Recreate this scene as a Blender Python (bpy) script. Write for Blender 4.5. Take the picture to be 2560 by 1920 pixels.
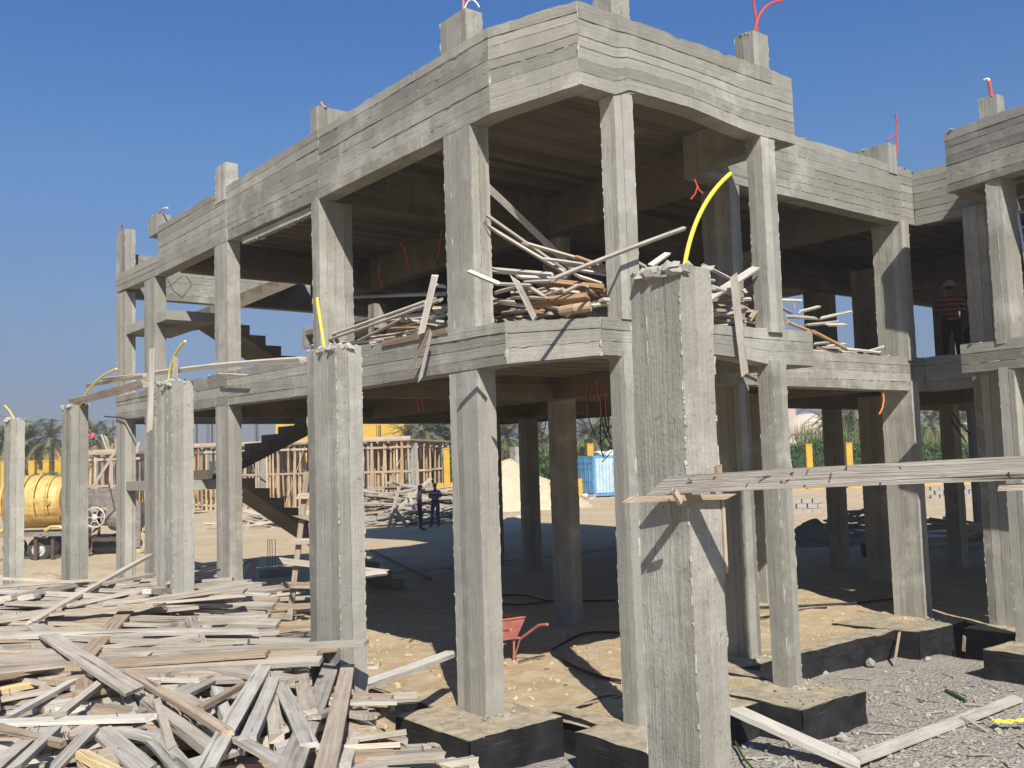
import bpy, bmesh, math, random
from mathutils import Vector, Matrix, noise
R = random.Random(7)
scene = bpy.context.scene
for o in list(bpy.data.objects): bpy.data.objects.remove(o)
COL = scene.collection
PI = math.pi
rad = math.radians

# ------------------------------------------------------------------ camera
# world: X along the right-hand facade, Y along the left-hand facade, origin below the photographer
FPX = 2464.3
CP, CR, CY = 0.07702641, -0.03063698, 0.90077595
EYE = 2.5
CAM = Vector((0, 0, EYE))
FW = Vector((math.cos(CP)*math.cos(CY), math.cos(CP)*math.sin(CY), math.sin(CP)))
_rt = Vector((math.sin(CY), -math.cos(CY), 0)); _up = _rt.cross(FW)
RT = _rt*math.cos(CR) + _up*math.sin(CR)
UP = -_rt*math.sin(CR) + _up*math.cos(CR)
camd = bpy.data.cameras.new('camera'); cam = bpy.data.objects.new('camera', camd); COL.objects.link(cam)
camd.sensor_width = 36; camd.lens = 36*FPX/2560; camd.clip_start = 0.05; camd.clip_end = 6000
cam.matrix_world = Matrix(((RT.x, UP.x, -FW.x, CAM.x), (RT.y, UP.y, -FW.y, CAM.y), (RT.z, UP.z, -FW.z, CAM.z), (0, 0, 0, 1)))
scene.camera = cam

# ------------------------------------------------------------------ sky, sun, exposure
SUN_EL, SUN_ROT = rad(41.9), rad(209.6)
world = bpy.data.worlds.new('World'); scene.world = world; world.use_nodes = True
wn = world.node_tree
sky = wn.nodes.new('ShaderNodeTexSky'); sky.sky_type = 'NISHITA'; sky.sun_disc = False
sky.sun_elevation = SUN_EL; sky.sun_rotation = SUN_ROT
sky.air_density = 1.0; sky.dust_density = 0.3; sky.ozone_density = 6; sky.altitude = 0
bg = wn.nodes['Background']; bg.inputs[1].default_value = 0.08
# dusty desert air: the same band of haze all round the horizon, deeper blue overhead
_tc = wn.nodes.new('ShaderNodeTexCoord'); _sx = wn.nodes.new('ShaderNodeSeparateXYZ'); wn.links.new(_tc.outputs['Generated'], _sx.inputs[0])
_rp = wn.nodes.new('ShaderNodeValToRGB'); _e = _rp.color_ramp.elements
for _p, _c in ((0.0, (.31, .295, .37)), (.06, (.34, .32, .41)), (.145, (.51, .48, .52)), (.29, (.56, .68, .77)), (.42, (.43, .66, .88)), (1.0, (.50, .70, .88))):
    _x = _e[0] if _p == 0 else (_e[-1] if _p == 1 else _e.new(_p)); _x.color = (*_c, 1)
wn.links.new(_sx.outputs[2], _rp.inputs[0])
_mx = wn.nodes.new('ShaderNodeMix'); _mx.data_type = 'RGBA'; _mx.blend_type = 'MULTIPLY'; _mx.inputs[0].default_value = 1
wn.links.new(sky.outputs[0], _mx.inputs[6]); wn.links.new(_rp.outputs[0], _mx.inputs[7]); wn.links.new(_mx.outputs[2], bg.inputs[0])
sund = bpy.data.lights.new('sun', 'SUN'); sund.energy = 3.9; sund.angle = rad(0.53); sund.color = (1, 0.94, 0.845)
sun = bpy.data.objects.new('sun', sund); COL.objects.link(sun)
sun.rotation_euler = Vector((-.55, -.97, 1.0)).to_track_quat('Z', 'Y').to_euler()
sun.location = (-20, -35, 36)
vs = scene.view_settings; vs.view_transform = 'Standard'; vs.look = 'None'; vs.exposure = 0.85; vs.gamma = 1
scene.render.engine = 'CYCLES'
scene.cycles.max_bounces = 6; scene.cycles.diffuse_bounces = 4; scene.cycles.glossy_bounces = 2; scene.cycles.transmission_bounces = 1; scene.cycles.caustics_reflective = False; scene.cycles.caustics_refractive = False

# ------------------------------------------------------------------ points on known planes
def ray(px, py): return FW + RT*((px-1280)/FPX) - UP*((py-960)/FPX)
def onz(px, py, z): d = ray(px, py); return CAM + d*((z-EYE)/d.z)
def onx(px, py, x): d = ray(px, py); return CAM + d*(x/d.x)
def ony(px, py, y): d = ray(px, py); return CAM + d*(y/d.y)
def at(px, py, dep): return CAM + ray(px, py)*dep
def V(*a): return Vector(a)
def ss(a, b, x):
    t = min(1, max(0, (x-a)/(b-a))); return t*t*(3-2*t)
def nz(x, y, z=0): return noise.noise(Vector((x, y, z)))

# ------------------------------------------------------------------ materials
def newmat(name):
    m = bpy.data.materials.new(name); m.use_nodes = True
    nt = m.node_tree; b = nt.nodes['Principled BSDF']; b.inputs['Specular IOR Level'].default_value = 0.25
    return m, nt, b
class NT:
    def __init__(s, nt): s.nt = nt
    def n(s, t, **k):
        x = s.nt.nodes.new(t)
        for a, v in k.items(): setattr(x, a, v)
        return x
    def l(s, a, b): s.nt.links.new(a, b)
    def noise(s, vec, scale, detail=4, rough=.6, dist=0):
        x = s.n('ShaderNodeTexNoise'); x.inputs['Scale'].default_value = scale; x.inputs['Detail'].default_value = detail
        x.inputs['Roughness'].default_value = rough; x.inputs['Distortion'].default_value = dist
        if vec is not None: s.l(vec, x.inputs['Vector'])
        return x.outputs['Fac']
    def map(s, vec, sc):
        x = s.n('ShaderNodeMapping'); x.inputs['Scale'].default_value = sc; s.l(vec, x.inputs['Vector']); return x.outputs[0]
    def ramp(s, fac, stops):
        x = s.n('ShaderNodeValToRGB'); e = x.color_ramp.elements
        while len(e) < len(stops): e.new(0.5)
        for i, (p, c) in enumerate(stops):
            e[i].position = p; e[i].color = (c[0], c[1], c[2], 1) if not isinstance(c, (int, float)) else (c, c, c, 1)
        s.l(fac, x.inputs[0]); return x.outputs[0]
    def math(s, op, a, b=None, c=None):
        x = s.n('ShaderNodeMath', operation=op)
        for i, v in enumerate((a, b, c)):
            if v is None: continue
            if isinstance(v, (int, float)): x.inputs[i].default_value = v
            else: s.l(v, x.inputs[i])
        return x.outputs[0]
    def mix(s, f, a, b, mode='MIX'):
        x = s.n('ShaderNodeMix', data_type='RGBA', blend_type=mode)
        for i, v in ((0, f), (6, a), (7, b)):
            if isinstance(v, (int, float)): x.inputs[i].default_value = v
            elif isinstance(v, tuple): x.inputs[i].default_value = (v[0], v[1], v[2], 1)
            else: s.l(v, x.inputs[i])
        return x.outputs[2]
    def bump(s, b, h, strength, dist):
        x = s.n('ShaderNodeBump'); x.inputs['Strength'].default_value = strength; x.inputs['Distance'].default_value = dist
        s.l(h, x.inputs['Height']); s.l(x.outputs[0], b.inputs['Normal'])

def concrete(name, dark, light, pale, grain=1.0):
    m, nt, b = newmat(name); g = NT(nt)
    uv = g.n('ShaderNodeUVMap').outputs[0]
    gp = g.n('ShaderNodeNewGeometry').outputs['Position']
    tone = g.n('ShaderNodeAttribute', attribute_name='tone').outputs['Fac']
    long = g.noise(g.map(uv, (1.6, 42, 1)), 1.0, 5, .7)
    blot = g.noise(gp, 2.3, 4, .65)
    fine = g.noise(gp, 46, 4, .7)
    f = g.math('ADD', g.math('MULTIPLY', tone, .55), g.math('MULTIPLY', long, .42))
    f = g.math('ADD', f, g.math('MULTIPLY', blot, .42)); f = g.math('SUBTRACT', f, .22)
    f = g.math('ADD', .5, g.math('MULTIPLY', g.math('SUBTRACT', f, .5), 1.6))
    c = g.mix(g.math('MINIMUM', g.math('MAXIMUM', f, 0), 1), dark, light)
    lay = g.ramp(g.noise(gp, 1.1, 5, .7), [(.53, 0), (.66, 1)])
    c = g.mix(g.math('MULTIPLY', lay, .45), c, pale)
    sp = g.ramp(g.noise(gp, 34, 2, .5), [(.66, 0), (.74, 1)])
    c = g.mix(g.math('MULTIPLY', sp, .5), c, (dark[0]*.55, dark[1]*.55, dark[2]*.52))
    st = g.ramp(g.noise(g.map(gp, (14, 14, .9)), 1.0, 4, .6), [(.56, 0), (.72, 1)])
    c = g.mix(g.math('MULTIPLY', st, .3), c, (dark[0]*.75, dark[1]*.75, dark[2]*.72))
    sn = g.ramp(g.noise(gp, .85, 6, .72), [(.50, 0), (.64, 1)])
    c = g.mix(g.math('MULTIPLY', sn, .22), c, (dark[0]*.78, dark[1]*.79, dark[2]*.82))
    oi = g.n('ShaderNodeObjectInfo').outputs['Random']; vsc = g.n('ShaderNodeVectorMath', operation='SCALE'); g.l(c, vsc.inputs[0]); g.l(g.math('ADD', .93, g.math('MULTIPLY', oi, .16)), vsc.inputs['Scale']); c = vsc.outputs[0]
    g.l(c, b.inputs['Base Color']); b.inputs['Roughness'].default_value = .93
    h = g.math('ADD', g.math('MULTIPLY', long, 1.1*grain), g.math('MULTIPLY', fine, .55))
    g.bump(b, h, .85, .010)
    return m

def wood(name, dark, light, dust, dustamt=.6, randamt=.5):
    m, nt, b = newmat(name); g = NT(nt)
    uv = g.n('ShaderNodeUVMap').outputs[0]
    oi = g.n('ShaderNodeObjectInfo').outputs['Random']
    comb = g.n('ShaderNodeCombineXYZ'); g.l(g.math('MULTIPLY', oi, 37.0), comb.inputs[0]); g.l(g.math('MULTIPLY', oi, 11.0), comb.inputs[1])
    add = g.n('ShaderNodeVectorMath', operation='ADD'); g.l(uv, add.inputs[0]); g.l(comb.outputs[0], add.inputs[1]); uv = add.outputs[0]
    grain = g.noise(g.map(uv, (1.3, 45, 1)), 1.0, 5, .65, .3)
    fine = g.noise(g.map(uv, (6, 220, 1)), 1.0, 2, .5)
    blot = g.noise(g.map(uv, (2.2, 6, 1)), 1.0, 5, .65)
    c = g.mix(g.ramp(grain, [(.36, 0), (.64, 1)]), dark, light)
    d = g.math('ADD', g.ramp(blot, [(.3, 0), (.62, 1)]), g.math('MULTIPLY', g.math('SUBTRACT', oi, .5), 2*randamt))
    d = g.math('MULTIPLY', g.math('MULTIPLY', g.math('MINIMUM', g.math('MAXIMUM', d, 0), 1), dustamt), g.ramp(fine, [(.3, .45), (.6, 1)]))
    c = g.mix(d, c, dust)
    cr = g.ramp(g.noise(g.map(uv, (.8, 28, 1)), 1.0, 3, .5, .5), [(.30, 1), (.345, 0)])
    c = g.mix(g.math('MULTIPLY', cr, .7), c, (dark[0]*.35, dark[1]*.33, dark[2]*.3))
    kn = g.n('ShaderNodeTexVoronoi'); kn.inputs['Scale'].default_value = 1; g.l(g.map(uv, (3.2, 9, 1)), kn.inputs['Vector'])
    k = g.ramp(kn.outputs['Distance'], [(.03, 1), (.07, 0)])
    c = g.mix(g.math('MULTIPLY', k, .4), c, (dark[0]*.5, dark[1]*.42, dark[2]*.33))
    hv = g.ramp(g.math('FRACT', g.math('MULTIPLY', oi, 7.31)), [(.6, 0), (1.0, .6)])
    c = g.mix(hv, c, g.mix(1.0, c, (.88, .74, .58), 'MULTIPLY'))
    rs = g.ramp(g.noise(uv, 2.3, 2, .5), [(.73, 0), (.76, 1)])
    c = g.mix(g.math('MULTIPLY', rs, .22), c, (.36, .12, .08))
    bri = g.math('ADD', .82, g.math('MULTIPLY', oi, .36))
    sc = g.n('ShaderNodeVectorMath', operation='SCALE'); g.l(c, sc.inputs[0]); g.l(bri, sc.inputs['Scale'])
    g.l(sc.outputs[0], b.inputs['Base Color']); b.inputs['Roughness'].default_value = .9
    h = g.math('ADD', g.math('MULTIPLY', grain, 1.0), g.math('MULTIPLY', fine, .5)); h = g.math('SUBTRACT', h, g.math('MULTIPLY', cr, 1.2))
    g.bump(b, h, .9, .008)
    return m

def plain(name, col, rough=.6, metal=0, var=.25, scale=6, bump=.0, spec=.3):
    m, nt, b = newmat(name); g = NT(nt)
    p = g.n('ShaderNodeNewGeometry').outputs['Position']
    f = g.noise(p, scale, 5, .65)
    d = tuple(max(0, x*(1-var)) for x in col); l = tuple(min(1, x*(1+var)) for x in col)
    g.l(g.mix(g.ramp(f, [(.3, 0), (.7, 1)]), d, l), b.inputs['Base Color'])
    b.inputs['Roughness'].default_value = rough; b.inputs['Metallic'].default_value = metal; b.inputs['Specular IOR Level'].default_value = spec
    if bump: g.bump(b, g.noise(p, scale*5, 4, .6), bump, .01)
    return m

M = {}
M['conc'] = concrete('board_formed_concrete', (.172, .166, .140), (.372, .362, .314), (.50, .49, .44))
M['conc_col'] = concrete('column_concrete', (.19, .184, .155), (.40, .39, .34), (.53, .52, .47))
M['conc_dark'] = concrete('soffit_concrete', (.11, .094, .07), (.24, .21, .16), (.30, .27, .22))  # brown soffit colour, also lowered to deepen the shade indoors
M['wood'] = wood('weathered_wood', (.235, .205, .165), (.465, .43, .37), (.57, .55, .495), .76, .45)
M['wood_tan'] = wood('tan_wood', (.25, .185, .125), (.47, .38, .28), (.52, .48, .42), .45)
M['wood_orange'] = wood('orange_wood', (.25, .135, .06), (.47, .29, .15), (.47, .40, .32), .4)
M['prop_wood'] = wood('prop_wood', (.30, .18, .075), (.58, .41, .20), (.55, .45, .30), .4)
M['wood_fresh'] = wood('fresh_split_wood', (.55, .40, .17), (.80, .66, .36), (.75, .68, .5), .2)
M['yellow_pipe'] = plain('yellow_hose', (.75, .62, .07), .45, var=.15, scale=20)
M['red_pipe'] = plain('red_conduit', (.50, .075, .04), .5, var=.2, scale=20)
M['orange_pipe'] = plain('orange_conduit', (.72, .22, .06), .5, var=.15, scale=20)
M['black'] = plain('black_rubber', (.02, .02, .022), .6, var=.3)
M['white_tape'] = plain('white_tape', (.7, .7, .66), .6)
M['steel'] = plain('rusty_steel', (.10, .07, .055), .7, .3, .4, 30)
M['alu'] = plain('grey_metal', (.42, .43, .44), .4, .7, .2, 20)
M['yellow_paint'] = plain('yellow_paint', (.52, .33, .04), .75, var=.12, scale=3)
M['yellow_wall'] = plain('yellow_render', (.55, .35, .06), .85, var=.08, scale=.7)
M['pink_wall'] = plain('pink_stucco', (.52, .40, .34), .9, var=.08, scale=.8)
M['white'] = plain('white_render', (.72, .71, .68), .85, var=.08, scale=1.5)
M['dark'] = plain('dark_void', (.02, .02, .02), .8)
M['orange_metal'] = plain('mixer_paint', (.58, .39, .13), .55, .1, .3, 4, .15)
M['grey_metal'] = plain('dusty_grey_metal', (.22, .20, .18), .6, .2, .4, 9, .2)
M['tyre'] = plain('tyre', (.05, .047, .043), .85)
M['rim'] = plain('dusty_rim', (.5, .48, .44), .6, .2)
M['blue'] = plain('container_blue', (.12, .32, .52), .6, .1, .25, 1.5)
M['blue_pale'] = plain('container_pale_blue', (.42, .55, .64), .6, .1, .2, 1.5)
M['barrow'] = plain('barrow_pink_paint', (.46, .17, .14), .6, 0, .18, 9)
M['yellow_rag'] = plain('yellow_cloth', (.72, .66, .08), .8, var=.2, scale=8)
M['block'] = plain('white_block', (.33, .315, .285), .9, var=.15, scale=8)
M['stone'] = plain('rubble_stone', (.31, .295, .26), .95, var=.35, scale=14, bump=.4)
M['trunk'] = plain('palm_trunk', (.17, .12, .075), .95, var=.45, scale=7, bump=.5)

def leafmat(name, a, b_):
    m, nt, b = newmat(name); g = NT(nt)
    t = g.n('ShaderNodeAttribute', attribute_name='tone').outputs['Fac']
    g.l(g.mix(t, a, b_), b.inputs['Base Color']); b.inputs['Roughness'].default_value = .6
    b.inputs['Subsurface Weight'].default_value = 0
    return m
M['palm'] = leafmat('palm_leaf', (.075, .095, .035), (.19, .20, .09))
M['palm_dry'] = leafmat('palm_dry_leaf', (.20, .12, .05), (.36, .26, .14))
M['hedge'] = leafmat('hedge_leaf', (.022, .055, .014), (.075, .15, .035))
M['weed'] = leafmat('tall_grass_leaf', (.10, .15, .04), (.26, .28, .12))

def bitumen():
    m, nt, b = newmat('bitumen_coating'); g = NT(nt)
    p = g.n('ShaderNodeNewGeometry').outputs['Position']; uv = g.n('ShaderNodeUVMap').outputs[0]
    f = g.noise(p, 3, 5, .65); s = g.ramp(g.noise(g.map(uv, (1.2, 30, 1)), 1, 4, .6), [(.62, 0), (.74, 1)])
    c = g.mix(g.ramp(f, [(.35, 0), (.75, 1)]), (.007, .007, .009), (.032, .032, .033))
    c = g.mix(g.math('MULTIPLY', s, .4), c, (.16, .155, .145))
    top = g.n('ShaderNodeAttribute', attribute_name='tone').outputs['Fac']
    dust = g.mix(g.ramp(g.noise(p, 5, 6, .75), [(.35, 0), (.65, 1)]), (.22, .20, .16), (.47, .385, .265))
    edge = g.math('GREATER_THAN', g.math('ADD', top, g.math('MULTIPLY', g.math('SUBTRACT', g.noise(p, 9, 5, .7), .5), .9)), .62)
    c = g.mix(edge, c, dust)
    g.l(c, b.inputs['Base Color']); b.inputs['Roughness'].default_value = .75
    g.bump(b, g.math('ADD', g.noise(p, 26, 5, .65), g.math('MULTIPLY', s, .5)), .6, .012)
    return m
M['bitumen'] = bitumen()

def ground_mat():
    m, nt, b = newmat('site_ground'); g = NT(nt)
    p = g.n('ShaderNodeNewGeometry').outputs['Position']
    t = g.n('ShaderNodeAttribute', attribute_name='tone').outputs['Fac']      # 1 = grey gravel, 0 = sand
    big = g.noise(p, .35, 6, .65); mid = g.noise(p, 3, 6, .7); fine = g.noise(p, 28, 4, .7); tiny = g.noise(p, 110, 3, .7)
    sand = g.mix(g.ramp(big, [(.3, 0), (.7, 1)]), (.44, .325, .185), (.59, .465, .295))
    sand = g.mix(g.ramp(mid, [(.42, 0), (.7, 1)]), sand, (.62, .53, .385))
    sand = g.mix(g.math('MULTIPLY', g.ramp(fine, [(.55, 0), (.75, 1)]), .5), sand, (.30, .22, .13))
    vor = g.n('ShaderNodeTexVoronoi'); vor.inputs['Scale'].default_value = 26; g.l(p, vor.inputs['Vector'])
    grav = g.mix(g.ramp(vor.outputs['Color'], [(.2, 0), (.8, 1)]), (.285, .275, .245), (.39, .375, .335))
    grav = g.mix(g.ramp(mid, [(.35, 0), (.7, 1)]), grav, (.42, .385, .32))
    k = g.math('ADD', t, g.math('MULTIPLY', g.math('SUBTRACT', mid, .5), .8))
    c = g.mix(g.ramp(k, [(.42, 0), (.6, 1)]), sand, grav)
    g.l(c, b.inputs['Base Color']); b.inputs['Roughness'].default_value = .97; b.inputs['Specular IOR Level'].default_value = .1
    h = g.math('ADD', g.math('MULTIPLY', mid, 1.2), g.math('MULTIPLY', fine, .8)); h = g.math('ADD', h, g.math('MULTIPLY', tiny, .35))
    h = g.math('SUBTRACT', h, g.math('MULTIPLY', g.math('MULTIPLY', vor.outputs['Distance'], t), .9))
    g.bump(b, h, 1.0, .035)
    return m
M['ground'] = ground_mat()

# ------------------------------------------------------------------ mesh collector
class MB:
    def __init__(s): s.v = []; s.f = []; s.uv = []; s.tn = []; s.mi = []; s.smooth = False
    def face(s, pts, uvs=None, tone=.5, mi=0):
        i = len(s.v); s.v += [tuple(p) for p in pts]; n = len(pts); s.f.append(tuple(range(i, i+n)))
        s.uv += uvs if uvs else [(0, 0)]*n; s.tn += [tone]*n if not isinstance(tone, (list, tuple)) else list(tone); s.mi.append(mi)
    def box(s, o, a, b, c, tone=.5, mi=0, skip=''):
        """o corner, a = long axis, b, c; uv u along a"""
        o, a, b, c = Vector(o), Vector(a), Vector(b), Vector(c)
        if a.cross(b).dot(c) < 0: o = o+b; b = -b
        la, lb, lc = a.length, b.length, c.length
        u0, v0 = R.random()*20, R.random()*20
        def q(p, x, y, lx, ly, swap=False):
            uv = [(u0, v0), (u0+lx, v0), (u0+lx, v0+ly), (u0, v0+ly)]
            if swap: uv = [(t[1], t[0]) for t in uv]
            s.face([p, p+x, p+x+y, p+y], uv, tone, mi)
        q(o+c, a, b, la, lb); q(o+b, a, -b, la, lb); q(o, a, c, la, lc); q(o+a+b, -a, c, la, lc)
        q(o+b, -b, c, lb, lc, True); q(o+a, b, c, lb, lc, True)
    def tube(s, pts, r, n=8, tone=.5, mi=0, caps=True, r2=None):
        pts = [Vector(p) for p in pts]; rings = []
        L = 0
        for i, p in enumerate(pts):
            d = (pts[min(i+1, len(pts)-1)]-pts[max(i-1, 0)]).normalized()
            x = d.cross(Vector((0, 0, 1))); x = x.normalized() if x.length > 1e-4 else Vector((1, 0, 0)); y = d.cross(x).normalized()
            rr = r if r2 is None else r+(r2-r)*i/(len(pts)-1)
            rings.append([p+(x*math.cos(2*PI*k/n)+y*math.sin(2*PI*k/n))*rr for k in range(n)])
        for i in range(len(pts)-1):
            l = (pts[i+1]-pts[i]).length
            for k in range(n):
                k2 = (k+1) % n
                s.face([rings[i][k], rings[i+1][k], rings[i+1][k2], rings[i][k2]], [(L, k*.05), (L+l, k*.05), (L+l, k*.05+.05), (L, k*.05+.05)], tone, mi)
            L += l
        if caps: s.face(rings[0], None, tone, mi); s.face(rings[-1][::-1], None, tone, mi)
    def lathe(s, o, ax, prof, n=16, tone=.5, mi=0):
        o = Vector(o); ax = Vector(ax).normalized(); x = ax.orthogonal().normalized(); y = ax.cross(x)
        rg = [[o+ax*h+(x*math.cos(2*PI*k/n)+y*math.sin(2*PI*k/n))*r for k in range(n)] for r, h in prof]
        for i in range(len(rg)-1):
            for k in range(n):
                k2 = (k+1) % n; s.face([rg[i][k], rg[i][k2], rg[i+1][k2], rg[i+1][k]], None, tone, mi)
    def blob(s, c, r, sx=1, sy=1, sz=1, tone=.5, jit=.3, mi=0):
        bm = bmesh.new(); bmesh.ops.create_icosphere(bm, subdivisions=1, radius=r)
        o = R.random()*50
        for v in bm.verts:
            k = 1+jit*nz(v.co.x*3/r*.4+o, v.co.y*3/r*.4, v.co.z*3/r*.4)*2
            v.co = Vector((v.co.x*sx*k, v.co.y*sy*k, v.co.z*sz*k))
        for f in bm.faces: s.face([v.co+Vector(c) for v in f.verts], None, tone, mi)
        bm.free()
    def merge(s, o, mat=None):
        for f_i, f in enumerate(o.f): pass
        b = len(s.v); s.v += [tuple(mat @ Vector(p)) for p in o.v] if mat else o.v
        s.f += [tuple(i+b for i in f) for f in o.f]; s.uv += o.uv; s.tn += o.tn; s.mi += o.mi
    def mesh(s, name, mats):
        me = bpy.data.meshes.new(name); me.from_pydata(s.v, [], s.f)
        ul = me.uv_layers.new(name='UVMap'); ul.data.foreach_set('uv', [c for t in s.uv for c in t])
        ca = me.attributes.new('tone', 'FLOAT', 'CORNER'); ca.data.foreach_set('value', s.tn)
        for m in (mats if isinstance(mats, (list, tuple)) else [mats]): me.materials.append(m)
        me.polygons.foreach_set('material_index', s.mi)
        if s.smooth: me.polygons.foreach_set('use_smooth', [True]*len(s.f))
        me.update(); return me
    def build(s, name, mats, parent=None, loc=None):
        if loc is not None:
            l = Vector(loc); s.v = [tuple(Vector(p)-l) for p in s.v]
        o = bpy.data.objects.new(name, s.mesh(name, mats)); COL.objects.link(o)
        if loc is not None: o.location = loc
        if parent:
            o.parent = parent
            o.location = Vector(o.location) - parent.location      # parents carry no rotation at build time
        return o
def tag(o, label=None, cat=None, group=None, kind=None):
    if label: o['label'] = label
    if cat: o['category'] = cat
    if group: o['group'] = group
    if kind: o['kind'] = kind
    return o
def empty(name, loc, label, cat, group=None):
    o = bpy.data.objects.new(name, None); COL.objects.link(o); o.location = loc; o.empty_display_size = .2
    return tag(o, label, cat, group)
def copy_tree(o, parent=None):
    c = o.copy(); COL.objects.link(c)
    if parent: c.parent = parent
    for ch in o.children: copy_tree(ch, c)
    return c

# board imprint: a strip that stands proud of the core, with ragged edges
def strip(mb, o, L, W, N, proud, seg, jit, tone):
    l, w = L.length, W.length; ld, wd = L/l, W/w
    n = max(1, int(l/seg)); g = R.choice((.0004, .0004, .0008, .003))
    u0, v0 = R.random()*30, R.random()*30
    A = []; B = []
    for i in range(n+1):
        t = i/n
        a = o+L*t+wd*(g+abs(R.gauss(0, jit))*.8)+N*(proud+R.gauss(0, jit*.35))
        b = o+L*t+wd*(w-g-abs(R.gauss(0, jit))*.8)+N*(proud+R.gauss(0, jit*.35))
        A.append(a); B.append(b)
    back = N*(proud+.012)
    for i in range(n):
        u1, u2 = u0+l*i/n, u0+l*(i+1)/n
        mb.face([A[i], A[i+1], B[i+1], B[i]], [(u1, v0), (u2, v0), (u2, v0+w), (u1, v0+w)], tone)
        mb.face([A[i]-back, A[i+1]-back, A[i+1], A[i]], [(u1, v0), (u2, v0), (u2, v0+.01), (u1, v0+.01)], tone*.8)
        mb.face([B[i], B[i+1], B[i+1]-back, B[i]-back], [(u1, v0), (u2, v0), (u2, v0+.01), (u1, v0+.01)], tone*.8)
    mb.face([A[0]-back, A[0], B[0], B[0]-back], None, tone*.8); mb.face([A[n], A[n]-back, B[n]-back, B[n]], None, tone*.8)
def fin(mb, o, L, W, N, width, height, seg=.05, dens=.8):
    l = L.length; n = max(2, int(l/seg)); prev = None
    for i in range(n+1):
        t = i/n; k = max(0, R.gauss(.3, .3)) if R.random() < dens*.8 else 0
        c = o+L*t+W*R.gauss(0, width*.15)
        cur = (c-W*width*(.25+.5*k), c+N*(height*k+.001), c+W*width*(.25+.5*k))
        if prev and (k > .02):
            mb.face([prev[0], cur[0], cur[1], prev[1]], None, .95); mb.face([prev[1], cur[1], cur[2], prev[2]], None, .95)
        prev = cur
def formed(mb, o, L, W, N, bw=.12, proud=.007, seg=.12, jit=.002, blen=(1.2, 2.6), fins=.25):
    """cover the face o,L,W (outward normal N) with board strips running along L"""
    o, L, W, N = Vector(o), Vector(L), Vector(W), Vector(N)
    w = W.length; wd = W/w; l = L.length; ld = L/l
    x = 0
    while x < w-1e-4:
        ww = min(bw*R.uniform(.8, 1.25), w-x)
        if w-x-ww < bw*.4: ww = w-x
        y = -R.uniform(0, .8) if l > 1.3 and blen[0] < 8 else 0
        while y < l-1e-4:
            ln = R.uniform(*blen) if l > 1.3 else l
            a, b = max(0, y), min(l, y+ln); y += ln
            if l-b < .15: b = l; y = l
            if b-a > .02: strip(mb, o+ld*a+wd*x, ld*(b-a), wd*ww, N, R.uniform(0, proud), seg, jit, min(1, max(0, R.gauss(.5, .2))))
        if x > 0 and R.random() < fins: fin(mb, o+wd*x, L, wd, N, .008, .006, .04, .7)
        x += ww

def column_mb(x, y, z0, z1, lx, ly, seg=.12, jit=.002, ftop=False, bw=.11, fins=.25):
    mb = MB(); i = .013
    mb.box((x+i, y+i, z0), (0, 0, z1-z0-.002), (lx-2*i, 0, 0), (0, ly-2*i, 0), .35)
    h = V(0, 0, z1-z0)
    for o, W, N in ((V(x, y+ly, z0), V(0, -ly, 0), V(-1, 0, 0)), (V(x, y, z0), V(lx, 0, 0), V(0, -1, 0)), (V(x+lx, y, z0), V(0, ly, 0), V(1, 0, 0)), (V(x+lx, y+ly, z0), V(-lx, 0, 0), V(0, 1, 0))):
        formed(mb, o, h, W, N, bw, .0035, seg, jit*.5, (9, 9), fins)
    for cx, cy in ((x, y), (x, y+ly), (x+lx, y)):
        fin(mb, V(cx, cy, z0), h, V(.7, -.7, 0), V(-.7 if cx == x else .7, -.7 if cy == y else .7, 0), .012, .006, .04, .35)
    if ftop:
        for k in range(70):
            ex = R.random() < .45; mb.blob((x+(R.choice((0, 0, lx)) if ex else R.uniform(0, lx)), y+R.uniform(.0, ly), z1-(abs(R.gauss(0, .03)) if ex else R.uniform(-.012, .02))), R.choice((.008, .012, .016, .022, .035)), 1, 1.2, .8, R.uniform(.5, 1), .55)
    return mb

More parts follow.
